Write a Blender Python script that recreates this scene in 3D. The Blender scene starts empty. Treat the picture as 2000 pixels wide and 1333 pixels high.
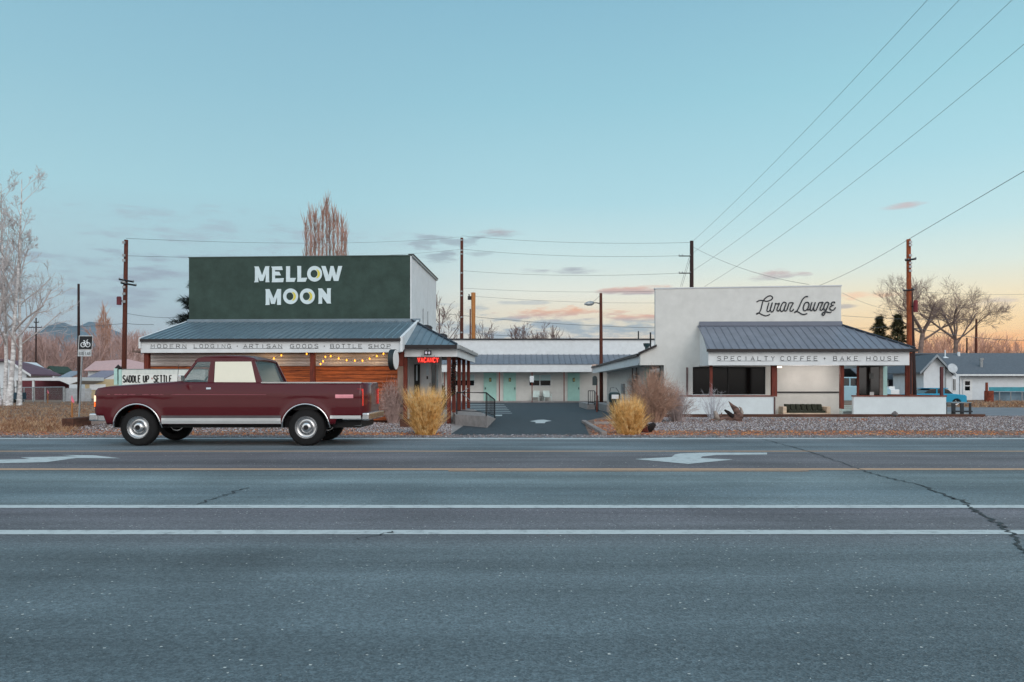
import bpy, bmesh, math, random
from mathutils import Vector, Matrix
random.seed(7)
scene = bpy.context.scene
C = scene.collection
# ------------------------------------------------------------------ camera
F, CX, HY, EYE = 1550.0, 1000.0, 755.0, 1.2
cam = bpy.data.objects.new("camera", bpy.data.cameras.new("camera"))
C.objects.link(cam); scene.camera = cam
cam.location = (0, 0, EYE); cam.rotation_euler = (math.pi/2, 0, 0)
cam.data.sensor_width = 36; cam.data.lens = 36*F/2000
cam.data.shift_y = (HY-666.5)/2000
cam.data.clip_start = 0.1; cam.data.clip_end = 30000
scene.view_settings.view_transform = 'Standard'; scene.view_settings.look = 'None'
scene.view_settings.exposure = 0; scene.view_settings.gamma = 1

def lin(c):
    return tuple((x/255/12.92 if x/255 <= .04045 else ((x/255+.055)/1.055)**2.4) for x in c)

# ------------------------------------------------------------------ world
W = bpy.data.worlds.new("World"); scene.world = W; W.use_nodes = True
nt = W.node_tree; N = nt.nodes; Lk = nt.links
N.clear()
def nd(t, **kw):
    n = N.new(t)
    for k, v in kw.items(): setattr(n, k, v)
    return n
def setin(n, i, v):
    if hasattr(v, 'is_linked') or isinstance(v, bpy.types.NodeSocket): Lk.new(v, n.inputs[i])
    else: n.inputs[i].default_value = v
def mth(op, a, b=0.0, c=0.0, clamp=False):
    n = nd('ShaderNodeMath', operation=op, use_clamp=clamp)
    setin(n, 0, a); setin(n, 1, b); setin(n, 2, c); return n.outputs[0]
def mixc(f, a, b):
    n = nd('ShaderNodeMix', data_type='RGBA'); setin(n, 0, f); setin(n, 6, a); setin(n, 7, b); return n.outputs[2]
def ramp(f, stops):
    n = nd('ShaderNodeValToRGB'); Lk.new(f, n.inputs[0]); r = n.color_ramp
    while len(r.elements) < len(stops): r.elements.new(0.5)
    for e, (p, c) in zip(r.elements, stops): e.position = p; e.color = (*lin(c), 1)
    return n.outputs[0]
tc = nd('ShaderNodeTexCoord'); sp = nd('ShaderNodeSeparateXYZ'); Lk.new(tc.outputs['Generated'], sp.inputs[0])
sx, sy, sz = sp.outputs
az = mth('ARCTAN2', sx, sy)
hyp = mth('SQRT', mth('ADD', mth('MULTIPLY', sx, sx), mth('MULTIPLY', sy, sy)))
el = mth('ARCTAN2', sz, hyp)
def px(x, y):
    a = math.atan((x-CX)/F); e = math.atan((HY-y)/F*math.cos(a)); return a, e
def er(y): return max(0, math.atan((HY-y)/F))/1.6
elf = mth('DIVIDE', el, 1.6, clamp=True)
left = ramp(elf, [(0, (150,160,178)), (er(690), (160,176,192)), (er(600), (164,192,206)), (er(500), (168,203,215)), (er(400), (163,208,221)),
                  (er(200), (146,195,213)), (er(0), (134,184,206)), (.6, (150,184,206)), (1, (160,188,208))])
mid = ramp(elf, [(0, (224,186,150)), (er(690), (206,200,198)), (er(640), (214,214,206)), (er(615), (232,222,202)), (er(570), (228,233,224)), (er(500), (200,226,229)),
                  (er(400), (171,215,227)), (er(200), (148,200,217)), (er(0), (134,186,208)), (.6, (150,184,206)), (1, (160,188,208))])
right = ramp(elf, [(0, (226,160,124)), (er(700), (236,176,132)), (er(650), (246,212,164)), (er(600), (242,228,196)), (er(540), (216,232,226)), (er(470), (188,225,232)),
                  (er(350), (166,215,228)), (er(200), (150,205,220)), (er(0), (136,188,209)), (.6, (150,184,206))])
fl = nd('ShaderNodeMapRange', interpolation_type='SMOOTHSTEP'); Lk.new(az, fl.inputs[0]); fl.inputs[1].default_value = -.30; fl.inputs[2].default_value = .05
fr = nd('ShaderNodeMapRange', interpolation_type='SMOOTHSTEP'); Lk.new(az, fr.inputs[0]); fr.inputs[1].default_value = .05; fr.inputs[2].default_value = .5
sky = mixc(fr.outputs[0], mixc(fl.outputs[0], left, mid), right)
# the sky behind the viewer: pale lavender dusk
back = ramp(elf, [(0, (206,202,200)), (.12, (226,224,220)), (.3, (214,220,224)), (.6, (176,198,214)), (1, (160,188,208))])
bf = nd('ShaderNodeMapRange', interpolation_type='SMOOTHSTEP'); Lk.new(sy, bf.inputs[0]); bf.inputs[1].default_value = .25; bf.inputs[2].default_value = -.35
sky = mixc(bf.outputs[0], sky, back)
cv = nd('ShaderNodeCombineXYZ'); Lk.new(mth('MULTIPLY', az, 9.0), cv.inputs[0]); Lk.new(mth('MULTIPLY', el, 46.0), cv.inputs[1])
cn = nd('ShaderNodeTexNoise'); Lk.new(cv.outputs[0], cn.inputs['Vector']); cn.inputs['Scale'].default_value = 1.6; cn.inputs['Detail'].default_value = 7; cn.inputs['Roughness'].default_value = .62
cv2 = nd('ShaderNodeCombineXYZ'); Lk.new(mth('MULTIPLY', az, 30.0), cv2.inputs[0]); Lk.new(mth('MULTIPLY', el, 110.0), cv2.inputs[1])
cn2 = nd('ShaderNodeTexNoise'); Lk.new(cv2.outputs[0], cn2.inputs['Vector']); cn2.inputs['Scale'].default_value = 1.0; cn2.inputs['Detail'].default_value = 6
nz = mth('MULTIPLY', mth('SUBTRACT', mth('ADD', cn.outputs[0], mth('MULTIPLY', cn2.outputs[0], .6)), .82), 2.3)
def cloud(sky, x, y, w, h, col, alpha=.8, amp=3.0, soft=.8, col2=None):
    a0, e0 = px(x, y); wa = w/F; ha = h/F
    da = mth('DIVIDE', mth('SUBTRACT', az, a0), wa); de = mth('DIVIDE', mth('SUBTRACT', el, e0), ha)
    d = mth('ADD', mth('MULTIPLY', da, da), mth('MULTIPLY', de, de))
    m = mth('ADD', mth('SUBTRACT', 1.0, d), mth('MULTIPLY', nz, amp))
    mr = nd('ShaderNodeMapRange', interpolation_type='SMOOTHSTEP'); Lk.new(m, mr.inputs[0])
    mr.inputs[1].default_value = 0; mr.inputs[2].default_value = soft*1.5; mr.inputs[4].default_value = alpha
    c = (*lin(col), 1)
    if col2:   # lit top, dull base
        f = nd('ShaderNodeMapRange'); Lk.new(de, f.inputs[0]); f.inputs[1].default_value = -.8; f.inputs[2].default_value = .5
        c = mixc(f.outputs[0], (*lin(col2), 1), (*lin(col), 1))
    return mixc(mr.outputs[0], sky, c)
CL = [  # x, y, half width, half height, colour, alpha, amp, soft, base colour
 (280,545,360,58,(146,164,184),.95,3.2,1.6,None), (420,450,280,38,(160,182,198),.7,3.5,1.6,None),
 (170,600,300,46,(146,166,186),.85,2.2,1.6,None), (760,470,140,26,(166,186,200),.5,3.4,1.4,None),
 (965,455,60,11,(176,164,174),.85,1.8,.9,(146,160,174)), (870,478,62,16,(150,168,182),.7,3.4,.9,None),
 (860,505,46,10,(146,164,178),.7,3.0,.9,None), (1110,529,95,8,(156,164,178),.9,1.4,.9,None),
 (930,497,50,6,(156,172,184),.6,2.2,.9,None),
 (1245,567,82,10,(216,170,158),.92,1.2,.6,(170,160,172)), (1140,642,280,30,(146,168,186),.95,2.2,.9,None),
 (960,648,170,24,(148,168,186),.9,2.6,.9,None), (900,600,70,8,(160,176,188),.6,3.0,.9,None),
 (1110,612,125,16,(232,172,142),.95,2.2,.7,(176,166,176)), (1000,592,90,5,(170,182,192),.6,2.4,.9,None),
 (1230,622,70,9,(222,168,150),.85,2.0,.7,(150,166,182)),
 (1520,538,60,11,(196,172,176),.85,2.0,.8,(160,164,176)), (1766,403,42,8,(196,178,184),.8,1.2,.9,None),
 (1690,577,66,9,(246,192,158),.85,1.6,.9,None), (1655,599,22,5,(168,166,172),.8,1.0,.9,None),
 (1960,588,44,14,(196,186,188),.6,2.4,.9,None), (1930,672,150,22,(242,160,98),.9,1.8,1.2,None),
 (1500,690,700,16,(228,160,132),.4,2.6,1.4,None)]
for c in CL: sky = cloud(sky, *c)
bg1 = nd('ShaderNodeBackground'); Lk.new(sky, bg1.inputs[0]); Lk.new(mth('MULTIPLY_ADD', bf.outputs[0], .75, .97), bg1.inputs[1])   # unseen sky behind the viewer, brightened to light the building fronts
stx = nd('ShaderNodeTexSky', sky_type='NISHITA'); stx.sun_disc = False
stx.sun_elevation = math.radians(1.0); stx.sun_rotation = math.radians(70)
bg2 = nd('ShaderNodeBackground'); Lk.new(stx.outputs[0], bg2.inputs[0]); bg2.inputs[1].default_value = .05
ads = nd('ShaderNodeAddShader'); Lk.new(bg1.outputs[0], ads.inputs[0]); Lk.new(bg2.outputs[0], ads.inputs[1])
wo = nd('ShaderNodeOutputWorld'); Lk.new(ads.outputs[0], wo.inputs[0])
# ------------------------------------------------------------------ sun (dusk afterglow, very soft)
sun = bpy.data.objects.new("sun", bpy.data.lights.new("sun", 'SUN')); C.objects.link(sun)
sun.data.energy = .9; sun.data.angle = math.radians(35); sun.data.color = (1, .90, .84)
sun.rotation_euler = (math.radians(62), 0, math.radians(28))   # from behind the viewer, a little to the right

# ------------------------------------------------------------------ helpers
def at(x, y, d): return Vector(((x-CX)/F*d, d, EYE+(HY-y)/F*d))
def gd(y): return EYE*F/(y-HY)
def gp(x, y, z=0.0):
    d = (EYE-z)*F/(y-HY); return Vector(((x-CX)/F*d, d, z))
MATS = {}
def M(name, col, rough=.8, var=.12, vs=3.0, bump=.0, bs=40.0, metal=0.0, emit=0.0, stretch=None, col2=None, alpha=None, spec=.4, dirt=0.0):
    if name in MATS: return MATS[name]
    m = bpy.data.materials.new(name); m.use_nodes = True; t = m.node_tree; n = t.nodes; b = n['Principled BSDF']
    c = lin(col); b.inputs['Roughness'].default_value = rough; b.inputs['Metallic'].default_value = metal
    b.inputs['Specular IOR Level'].default_value = spec
    tcn = n.new('ShaderNodeTexCoord'); mp = n.new('ShaderNodeMapping'); t.links.new(tcn.outputs['Object'], mp.inputs[0])
    if stretch: mp.inputs['Scale'].default_value = stretch
    no = n.new('ShaderNodeTexNoise'); no.inputs['Scale'].default_value = vs; no.inputs['Detail'].default_value = 8; no.inputs['Roughness'].default_value = .65
    t.links.new(mp.outputs[0], no.inputs['Vector'])
    cr = n.new('ShaderNodeValToRGB'); t.links.new(no.outputs[0], cr.inputs[0])
    lo = tuple(max(0, x*(1-var*1.6)) for x in c) if col2 is None else lin(col2)
    hi = tuple(min(1, x*(1+var)) for x in c)
    cr.color_ramp.elements[0].position = .33; cr.color_ramp.elements[0].color = (*lo, 1)
    cr.color_ramp.elements[1].position = .67; cr.color_ramp.elements[1].color = (*hi, 1)
    out = cr.outputs[0]
    if dirt > 0:   # large weather stains
        n2 = n.new('ShaderNodeTexNoise'); n2.inputs['Scale'].default_value = .7; n2.inputs['Detail'].default_value = 9; n2.inputs['Roughness'].default_value = .75
        t.links.new(tcn.outputs['Object'], n2.inputs['Vector'])
        mr = n.new('ShaderNodeMapRange'); t.links.new(n2.outputs[0], mr.inputs[0]); mr.inputs[1].default_value = .45; mr.inputs[2].default_value = .75; mr.inputs[4].default_value = dirt
        mx = n.new('ShaderNodeMix'); mx.data_type = 'RGBA'; t.links.new(mr.outputs[0], mx.inputs[0]); t.links.new(out, mx.inputs[6]); mx.inputs[7].default_value = (c[0]*.5, c[1]*.48, c[2]*.44, 1)
        out = mx.outputs[2]
    t.links.new(out, b.inputs['Base Color'])
    if bump > 0:
        n3 = n.new('ShaderNodeTexNoise'); n3.inputs['Scale'].default_value = bs; n3.inputs['Detail'].default_value = 4
        t.links.new(mp.outputs[0], n3.inputs['Vector'])
        bp = n.new('ShaderNodeBump'); bp.inputs['Strength'].default_value = bump; bp.inputs['Distance'].default_value = .02
        t.links.new(n3.outputs[0], bp.inputs['Height']); t.links.new(bp.outputs[0], b.inputs['Normal'])
    if emit > 0:
        b.inputs['Emission Color'].default_value = (*c, 1); b.inputs['Emission Strength'].default_value = emit
    if alpha is not None: b.inputs['Alpha'].default_value = alpha
    MATS[name] = m; return m

class MB:
    def __init__(s): s.v = []; s.f = []
    def face(s, pts):
        i = len(s.v); s.v += [tuple(p) for p in pts]; s.f.append(tuple(range(i, i+len(pts)))); return s
    def hexa(s, p):       # p: 4 bottom + 4 top
        i = len(s.v); s.v += [tuple(q) for q in p]
        for f in ((3,2,1,0),(4,5,6,7),(0,1,5,4),(1,2,6,5),(2,3,7,6),(3,0,4,7)): s.f.append(tuple(i+k for k in f))
        return s
    def box(s, x0, x1, y0, y1, z0, z1):
        return s.hexa([(x0,y0,z0),(x1,y0,z0),(x1,y1,z0),(x0,y1,z0),(x0,y0,z1),(x1,y0,z1),(x1,y1,z1),(x0,y1,z1)])
    def prism(s, pts, off):
        pts = [Vector(p) for p in pts]; off = Vector(off); n = len(pts); i = len(s.v)
        s.v += [tuple(p) for p in pts] + [tuple(p+off) for p in pts]
        s.f.append(tuple(range(i, i+n))); s.f.append(tuple(reversed(range(i+n, i+2*n))))
        for k in range(n):
            k2 = (k+1) % n; s.f.append((i+k2, i+k, i+n+k, i+n+k2))
        return s
    def ring(s, outer, inner, off):     # same number of points
        off = Vector(off); n = len(outer); i = len(s.v)
        o = [Vector(p) for p in outer]; q = [Vector(p) for p in inner]
        s.v += [tuple(p) for p in o+q] + [tuple(p+off) for p in o+q]
        for k in range(n):
            k2 = (k+1) % n
            s.f += [(i+k,i+k2,i+n+k2,i+n+k), (i+2*n+k2,i+2*n+k,i+3*n+k,i+3*n+k2), (i+k2,i+k,i+2*n+k,i+2*n+k2), (i+n+k,i+n+k2,i+3*n+k2,i+3*n+k)]
        return s
    def tube(s, pts, r, n=6, caps=True, flat=1.0):
        pts = [Vector(p) for p in pts]; m = len(pts)
        if not isinstance(r, (list, tuple)): r = [r]*m
        i = len(s.v); up = None
        for k, p in enumerate(pts):
            d = (pts[min(k+1, m-1)]-pts[max(k-1, 0)])
            if d.length < 1e-9: d = Vector((0,0,1))
            d.normalize()
            if up is None:
                a = Vector((0,1,0)) if abs(d.y) < .8 else Vector((1,0,0))
                up = (a - d*a.dot(d)).normalized()
            else:
                up = (up - d*up.dot(d)); up = up.normalized() if up.length > 1e-6 else Vector((0,1,0))
            sd = d.cross(up)
            for j in range(n):
                t = 2*math.pi*j/n
                s.v.append(tuple(p + (up*math.cos(t)*flat + sd*math.sin(t))*r[k]))
        for k in range(m-1):
            for j in range(n):
                j2 = (j+1) % n
                s.f.append((i+k*n+j, i+k*n+j2, i+(k+1)*n+j2, i+(k+1)*n+j))
        if caps:
            s.f.append(tuple(i+j for j in reversed(range(n)))); s.f.append(tuple(i+(m-1)*n+j for j in range(n)))
        return s
    def build(s, name, mat, parent=None, loc=None, rz=0, smooth=False, bevel=0, fix=True, label=None):
        me = bpy.data.meshes.new(name); me.from_pydata(s.v, [], s.f)
        if fix and len(s.v) < 60000:
            bm = bmesh.new(); bm.from_mesh(me); bmesh.ops.recalc_face_normals(bm, faces=bm.faces); bm.to_mesh(me); bm.free()
        if smooth: me.shade_smooth()
        me.materials.append(mat); me.update()
        o = bpy.data.objects.new(name, me); C.objects.link(o)
        if parent is not None: o.parent = parent
        if loc is not None: o.location = loc
        if rz: o.rotation_euler.z = rz
        if bevel:
            b = o.modifiers.new('bevel', 'BEVEL'); b.width = bevel; b.segments = 2; b.limit_method = 'ANGLE'; b.angle_limit = .6
        if label: o['label'] = label
        return o
def tag(o, label=None, cat=None, group=None, kind=None):
    if label: o['label'] = label
    if cat: o['category'] = cat
    if group: o['group'] = group
    if kind: o['kind'] = kind
    return o
def empty(name, loc, rz=0, **kw):
    o = bpy.data.objects.new(name, None); C.objects.link(o); o.location = loc; o.rotation_euler.z = rz
    o.empty_display_size = .2; return tag(o, **kw)
class Frame:
    """a vertical frame: u along the front, k backwards, z up; origin on the ground"""
    def __init__(s, x, d, th=0.0, z0=0.0):
        s.O = Vector(((x-CX)/F*d, d, z0)); s.th = th
        s.e = Vector((math.cos(th), -math.sin(th), 0)); s.n = Vector((math.sin(th), math.cos(th), 0))
    def p(s, x, y, k=0.0):
        rx, rz = (x-CX)/F, (HY-y)/F
        t = (k + s.O.dot(s.n))/(rx*s.n.x + s.n.y)
        w = Vector((rx*t, t, 0)) - s.O; w.z = 0
        return Vector((w.dot(s.e), k, EYE+rz*t-s.O.z))
    def w(s, v):    # world point -> local
        q = v - s.O; return Vector((q.dot(s.e), q.dot(s.n), q.z))
    def empty(s, name, **kw): return empty(name, s.O, -s.th, **kw)
    def pbox(s, mb, x0, x1, y0, y1, k, t=.1):      # a box whose front face covers a rectangle of the view at depth k
        a = s.p(x0, y1, k); b = s.p(x1, y0, k); return mb.box(a.x, b.x, k, k+t, a.z, b.z)
    def poly(s, mb, pts, k, t=.05): return mb.prism([s.p(x, y, k) for x, y in pts], (0, t, 0))

FONT = {'A':[[(0,0),(.5,1),(1,0)],[(.2,.36),(.8,.36)]], 'B':[[(0,0),(0,1),(.7,1),(.92,.88),(.92,.64),(.7,.53),(0,.53)],[(.7,.53),(1,.4),(1,.13),(.75,0),(0,0)]],
 'C':[[(1,.82),(.7,1),(.3,1),(0,.75),(0,.25),(.3,0),(.7,0),(1,.18)]], 'D':[[(0,0),(0,1),(.6,1),(1,.7),(1,.3),(.6,0),(0,0)]],
 'E':[[(1,1),(0,1),(0,0),(1,0)],[(0,.52),(.8,.52)]], 'F':[[(1,1),(0,1),(0,0)],[(0,.52),(.8,.52)]],
 'G':[[(1,.82),(.7,1),(.3,1),(0,.75),(0,.25),(.3,0),(.75,0),(1,.25),(1,.48),(.6,.48)]], 'H':[[(0,0),(0,1)],[(1,0),(1,1)],[(0,.5),(1,.5)]],
 'I':[[(.5,0),(.5,1)]], 'K':[[(0,0),(0,1)],[(1,1),(0,.42)],[(.3,.58),(1,0)]], 'L':[[(0,1),(0,0),(.95,0)]],
 'M':[[(0,0),(0.05,1),(.5,.3),(.95,1),(1,0)]], 'N':[[(0,0),(0,1),(1,0),(1,1)]],
 'O':[[(.3,1),(0,.75),(0,.25),(.3,0),(.7,0),(1,.25),(1,.75),(.7,1),(.3,1)]], 'P':[[(0,0),(0,1),(.7,1),(1,.85),(1,.6),(.7,.45),(0,.45)]],
 'R':[[(0,0),(0,1),(.7,1),(1,.85),(1,.6),(.7,.47),(0,.47)],[(.5,.47),(1,0)]], 'S':[[(1,.85),(.7,1),(.3,1),(0,.82),(0,.64),(.3,.53),(.7,.47),(1,.34),(1,.17),(.7,0),(.3,0),(0,.15)]],
 'T':[[(0,1),(1,1)],[(.5,1),(.5,0)]], 'U':[[(0,1),(0,.25),(.3,0),(.7,0),(1,.25),(1,1)]], 'V':[[(0,1),(.5,0),(1,1)]],
 'W':[[(0,1),(.25,0),(.5,.7),(.75,0),(1,1)]], 'Y':[[(0,1),(.5,.5),(1,1)],[(.5,.5),(.5,0)]], '+':[[(.5,.25),(.5,.75)],[(.25,.5),(.75,.5)]], '.':[[(.42,.45),(.58,.5)]]}
def smooth_line(pts, sub=5):
    out = []; n = len(pts); P = [Vector((*p, 0)) for p in pts]
    for i in range(n-1):
        p0 = P[max(i-1, 0)]; p1 = P[i]; p2 = P[i+1]; p3 = P[min(i+2, n-1)]
        for j in range(sub):
            t = j/sub
            out.append(.5*((2*p1)+(p2-p0)*t+(2*p0-5*p1+4*p2-p3)*t*t+(3*p1-p0-3*p2+p3)*t**3))
    out.append(P[-1]); return [(p.x, p.y) for p in out]
def write(mb, fr, text, x0, y1, adv, w, h, k, r, xs=None, n=5, flat=.5, parent=None, mat=None):
    if parent is not None:
        for i, ch in enumerate(text): write(MB(), fr, ch, x0+i*adv, y1, adv, w, h, k, r, None, n, flat).build('letter', mat, parent)
        return mb
    """text on plane k; x0 left, y1 baseline, adv step, all in view pixels of that plane"""
    x = x0
    for ch in text:
        for st in FONT.get(ch, []):
            mb.tube([fr.p(x+a*w, y1-b*h, k) for a, b in st], r, n=n, flat=flat)
        x += adv
    return mb

# ------------------------------------------------------------------ materials
white = M('white_stucco', (208,209,206), .9, .04, 2.5, .35, 60, dirt=.09)
whitep = M('white_paint', (214,219,222), .7, .05, 3, .1, 30, dirt=.1)
greenw = M('dark_green_stucco', (56,74,68), .9, .16, 2.2, .5, 50, dirt=.3)
roofm = M('grey_metal_roof', (118,124,136), .45, .10, 1.5, .05, 12, metal=.15, dirt=.2)
roofb = M('blue_grey_metal_roof', (104,124,136), .38, .10, 1.5, .05, 12, metal=.2, dirt=.2)
dark = M('dark_gutter', (34,28,30), .5, .1)
wood = M('stained_wood', (186,98,46), .55, .35, 5, .3, 30, stretch=(.35, 1, 5), col2=(104,46,22))
woodp = M('stained_post', (104,38,22), .6, .3, 6, .3, 40, stretch=(4, 4, .5))
steel = M('black_steel', (22,24,28), .5, .1)
conc = M('concrete', (150,144,142), .9, .14, 5, .4, 60, dirt=.35)
glassd = M('dark_glass', (8,9,10), .12, .2, 1, spec=.25)
mint = M('mint_paint', (160,205,196), .6, .05)
polew = M('pole_wood', (90,44,30), .85, .35, 6, .5, 30, stretch=(6, 6, .6), col2=(50,26,20))
polewd = M('dark_pole_wood', (50,32,30), .85, .3, 6, .4, 30, stretch=(6, 6, .6))
ylpole = M('pale_pole_wood', (168,112,62), .8, .25, 6, .3, 30, stretch=(6, 6, .6))
galv = M('galvanised_metal', (150,156,160), .4, .15, 8, metal=.6)
cable = M('cable', (84,88,94), .6, .05)
letters = M('black_lettering', (34,38,44), .6, .05)

# ------------------------------------------------------------------ ground, road
def plane(name, x0, x1, y0, y1, z, mat, **kw):
    o = MB().face([(x0,y0,z),(x1,y0,z),(x1,y1,z),(x0,y1,z)]).build(name, mat, fix=False)
    tag(o, **kw) if kw else None
    return o
dirt = M('dry_dirt', (126,104,88), .95, .35, .35, .6, 8, dirt=.4)
g = plane('ground', -9000, 9000, -200, 9000, -.012, dirt); g['kind'] = 'structure'; g['label'] = 'dry brown ground around the buildings'

def asphalt():
    m = bpy.data.materials.new('asphalt'); m.use_nodes = True; t = m.node_tree; n = t.nodes; l = t.links; b = n['Principled BSDF']
    tcn = n.new('ShaderNodeTexCoord'); s = n.new('ShaderNodeSeparateXYZ'); l.new(tcn.outputs['Object'], s.inputs[0])
    mr = n.new('ShaderNodeMapRange'); l.new(s.outputs[1], mr.inputs[0]); mr.inputs[1].default_value = 0; mr.inputs[2].default_value = 20
    # wobble the band edges
    wn = n.new('ShaderNodeTexNoise'); wn.inputs['Scale'].default_value = .6; wn.inputs['Detail'].default_value = 4; l.new(tcn.outputs['Object'], wn.inputs['Vector'])
    wm = n.new('ShaderNodeMath'); wm.operation = 'MULTIPLY_ADD'; l.new(wn.outputs[0], wm.inputs[0]); wm.inputs[1].default_value = .018; l.new(mr.outputs[0], wm.inputs[2])
    cr = n.new('ShaderNodeValToRGB'); l.new(wm.outputs[0], cr.inputs[0]); r = cr.color_ramp
    A, B, Cc = (102,116,121), (114,110,116), (122,135,138)
    st = [(0, A), (.15, (98,112,118)), (.30, (106,116,120)), (.335, (112,112,116)), (.40, B), (.41, (116,128,132)), (.46, (104,118,124)), (.52, Cc), (.575, (112,124,128)),
          (.59, (106,101,105)), (.72, (108,104,108)), (.74, (112,122,128)), (.86, (106,116,122)), (.93, (116,118,122))]
    while len(r.elements) < len(st): r.elements.new(.5)
    for e, (p, c) in zip(r.elements, st): e.position = p; e.color = (*[q*.84 for q in lin(c)], 1)
    mp = n.new('ShaderNodeMapping'); l.new(tcn.outputs['Object'], mp.inputs[0]); mp.inputs['Scale'].default_value = (.12, 1.3, 1)
    n1 = n.new('ShaderNodeTexNoise'); n1.inputs['Scale'].default_value = 1.2; n1.inputs['Detail'].default_value = 9; n1.inputs['Roughness'].default_value = .6; l.new(mp.outputs[0], n1.inputs['Vector'])
    m1 = n.new('ShaderNodeMapRange'); l.new(n1.outputs[0], m1.inputs[0]); m1.inputs[1].default_value = .3; m1.inputs[2].default_value = .7; m1.inputs[3].default_value = .72; m1.inputs[4].default_value = 1.25
    v = n.new('ShaderNodeTexVoronoi'); v.inputs['Scale'].default_value = 95; l.new(tcn.outputs['Object'], v.inputs['Vector'])
    sv = n.new('ShaderNodeSeparateColor'); l.new(v.outputs['Color'], sv.inputs[0])
    m2 = n.new('ShaderNodeMapRange'); l.new(sv.outputs[0], m2.inputs[0]); m2.inputs[3].default_value = .66; m2.inputs[4].default_value = 1.36
    gt = n.new('ShaderNodeMath'); gt.operation = 'GREATER_THAN'; l.new(sv.outputs[1], gt.inputs[0]); gt.inputs[1].default_value = .9975
    nf = n.new('ShaderNodeTexNoise'); nf.inputs['Scale'].default_value = 26; nf.inputs['Detail'].default_value = 6; l.new(tcn.outputs['Object'], nf.inputs['Vector'])
    m3 = n.new('ShaderNodeMapRange'); l.new(nf.outputs[0], m3.inputs[0]); m3.inputs[1].default_value = .3; m3.inputs[2].default_value = .7; m3.inputs[3].default_value = .8; m3.inputs[4].default_value = 1.2
    def mul(a, bb):
        q = n.new('ShaderNodeMath'); q.operation = 'MULTIPLY'; l.new(a, q.inputs[0]); l.new(bb, q.inputs[1]); return q.outputs[0]
    nb_ = n.new('ShaderNodeTexNoise'); nb_.inputs['Scale'].default_value = .38; nb_.inputs['Detail'].default_value = 5; nb_.inputs['Distortion'].default_value = .6; l.new(tcn.outputs['Object'], nb_.inputs['Vector'])
    m5 = n.new('ShaderNodeMapRange'); l.new(nb_.outputs[0], m5.inputs[0]); m5.inputs[1].default_value = .35; m5.inputs[2].default_value = .66; m5.inputs[3].default_value = .8; m5.inputs[4].default_value = 1.2
    f = mul(mul(mul(m1.outputs[0], m2.outputs[0]), m3.outputs[0]), m5.outputs[0])
    vm = n.new('ShaderNodeVectorMath'); vm.operation = 'SCALE'; l.new(cr.outputs[0], vm.inputs[0]); l.new(f, vm.inputs['Scale'])
    mx = n.new('ShaderNodeMix'); mx.data_type = 'RGBA'; l.new(gt.outputs[0], mx.inputs[0]); l.new(vm.outputs[0], mx.inputs[6]); mx.inputs[7].default_value = (.6, .6, .56, 1)
    l.new(mx.outputs[2], b.inputs['Base Color'])
    m4 = n.new('ShaderNodeMapRange'); l.new(n1.outputs[0], m4.inputs[0]); m4.inputs[1].default_value = .3; m4.inputs[2].default_value = .7; m4.inputs[3].default_value = .78; m4.inputs[4].default_value = .6
    l.new(m4.outputs[0], b.inputs['Roughness']); b.inputs['Specular IOR Level'].default_value = .4
    bp = n.new('ShaderNodeBump'); bp.inputs['Strength'].default_value = .55; bp.inputs['Distance'].default_value = .012
    l.new(v.outputs['Distance'], bp.inputs['Height']); l.new(bp.outputs[0], b.inputs['Normal'])
    return m
road = plane('road', -120, 120, -5, gd(852), 0, asphalt()); road['kind'] = 'structure'; road['label'] = 'worn grey two lane road with a turn lane and bike lane'
def worn(name, col, amt=.5, sc=9):
    m = bpy.data.materials.new(name); m.use_nodes = True; t = m.node_tree; n = t.nodes; b = n['Principled BSDF']
    tcn = n.new('ShaderNodeTexCoord'); no = n.new('ShaderNodeTexNoise'); no.inputs['Scale'].default_value = sc; no.inputs['Detail'].default_value = 10; no.inputs['Roughness'].default_value = .75
    t.links.new(tcn.outputs['Object'], no.inputs['Vector'])
    mr = n.new('ShaderNodeMapRange'); t.links.new(no.outputs[0], mr.inputs[0]); mr.inputs[1].default_value = .50; mr.inputs[2].default_value = .70; mr.inputs[4].default_value = amt
    mx = n.new('ShaderNodeMix'); mx.data_type = 'RGBA'; t.links.new(mr.outputs[0], mx.inputs[0]); mx.inputs[6].default_value = (*lin(col), 1); mx.inputs[7].default_value = (.14, .15, .16, 1)
    t.links.new(mx.outputs[2], b.inputs['Base Color']); b.inputs['Roughness'].default_value = .75; return m
wpaint = worn('worn_white_paint', (184,190,190), .8, 7); ypaint = worn('worn_orange_paint', (184,146,116), .8)
def line(name, y0, y1, mat, x0=-100, x1=100, lab=None):
    a, b_ = gd(y1), gd(y0); mb = MB(); n = 60
    xs = [x0+(x1-x0)*i/n for i in range(n+1)]
    rj = random.Random(int(y0))
    e0 = [a+rj.uniform(-.006, .006) for _ in xs]; e1 = [b_+rj.uniform(-.006, .006) for _ in xs]
    for i in range(n): mb.face([(xs[i],e0[i],.004),(xs[i+1],e0[i+1],.004),(xs[i+1],e1[i+1],.004),(xs[i],e1[i],.004)])
    return mb.build(name, mat, road, fix=False, label=lab)
line('lane_line', 1036.5, 1045, wpaint, lab='near white bike lane line')
line('lane_line', 987.5, 993.5, wpaint, lab='far white bike lane line')
line('lane_line', 915.6, 919.0, ypaint, lab='near orange centre line')
line('lane_line', 881.2, 882.8, ypaint, lab='far orange centre line')
line('lane_line', 856.4, 858.4, wpaint, lab='far white edge line')
line('lane_line', 919.9, 921.4, ypaint, x0=-.9, x1=4.2, lab='short doubled piece of centre line')
def flat(name, pts, mat, z=.004, parent=None, lab=None):
    return MB().face([gp(x, y, z) for x, y in pts]).build(name, mat, parent, fix=False, label=lab)
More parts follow.
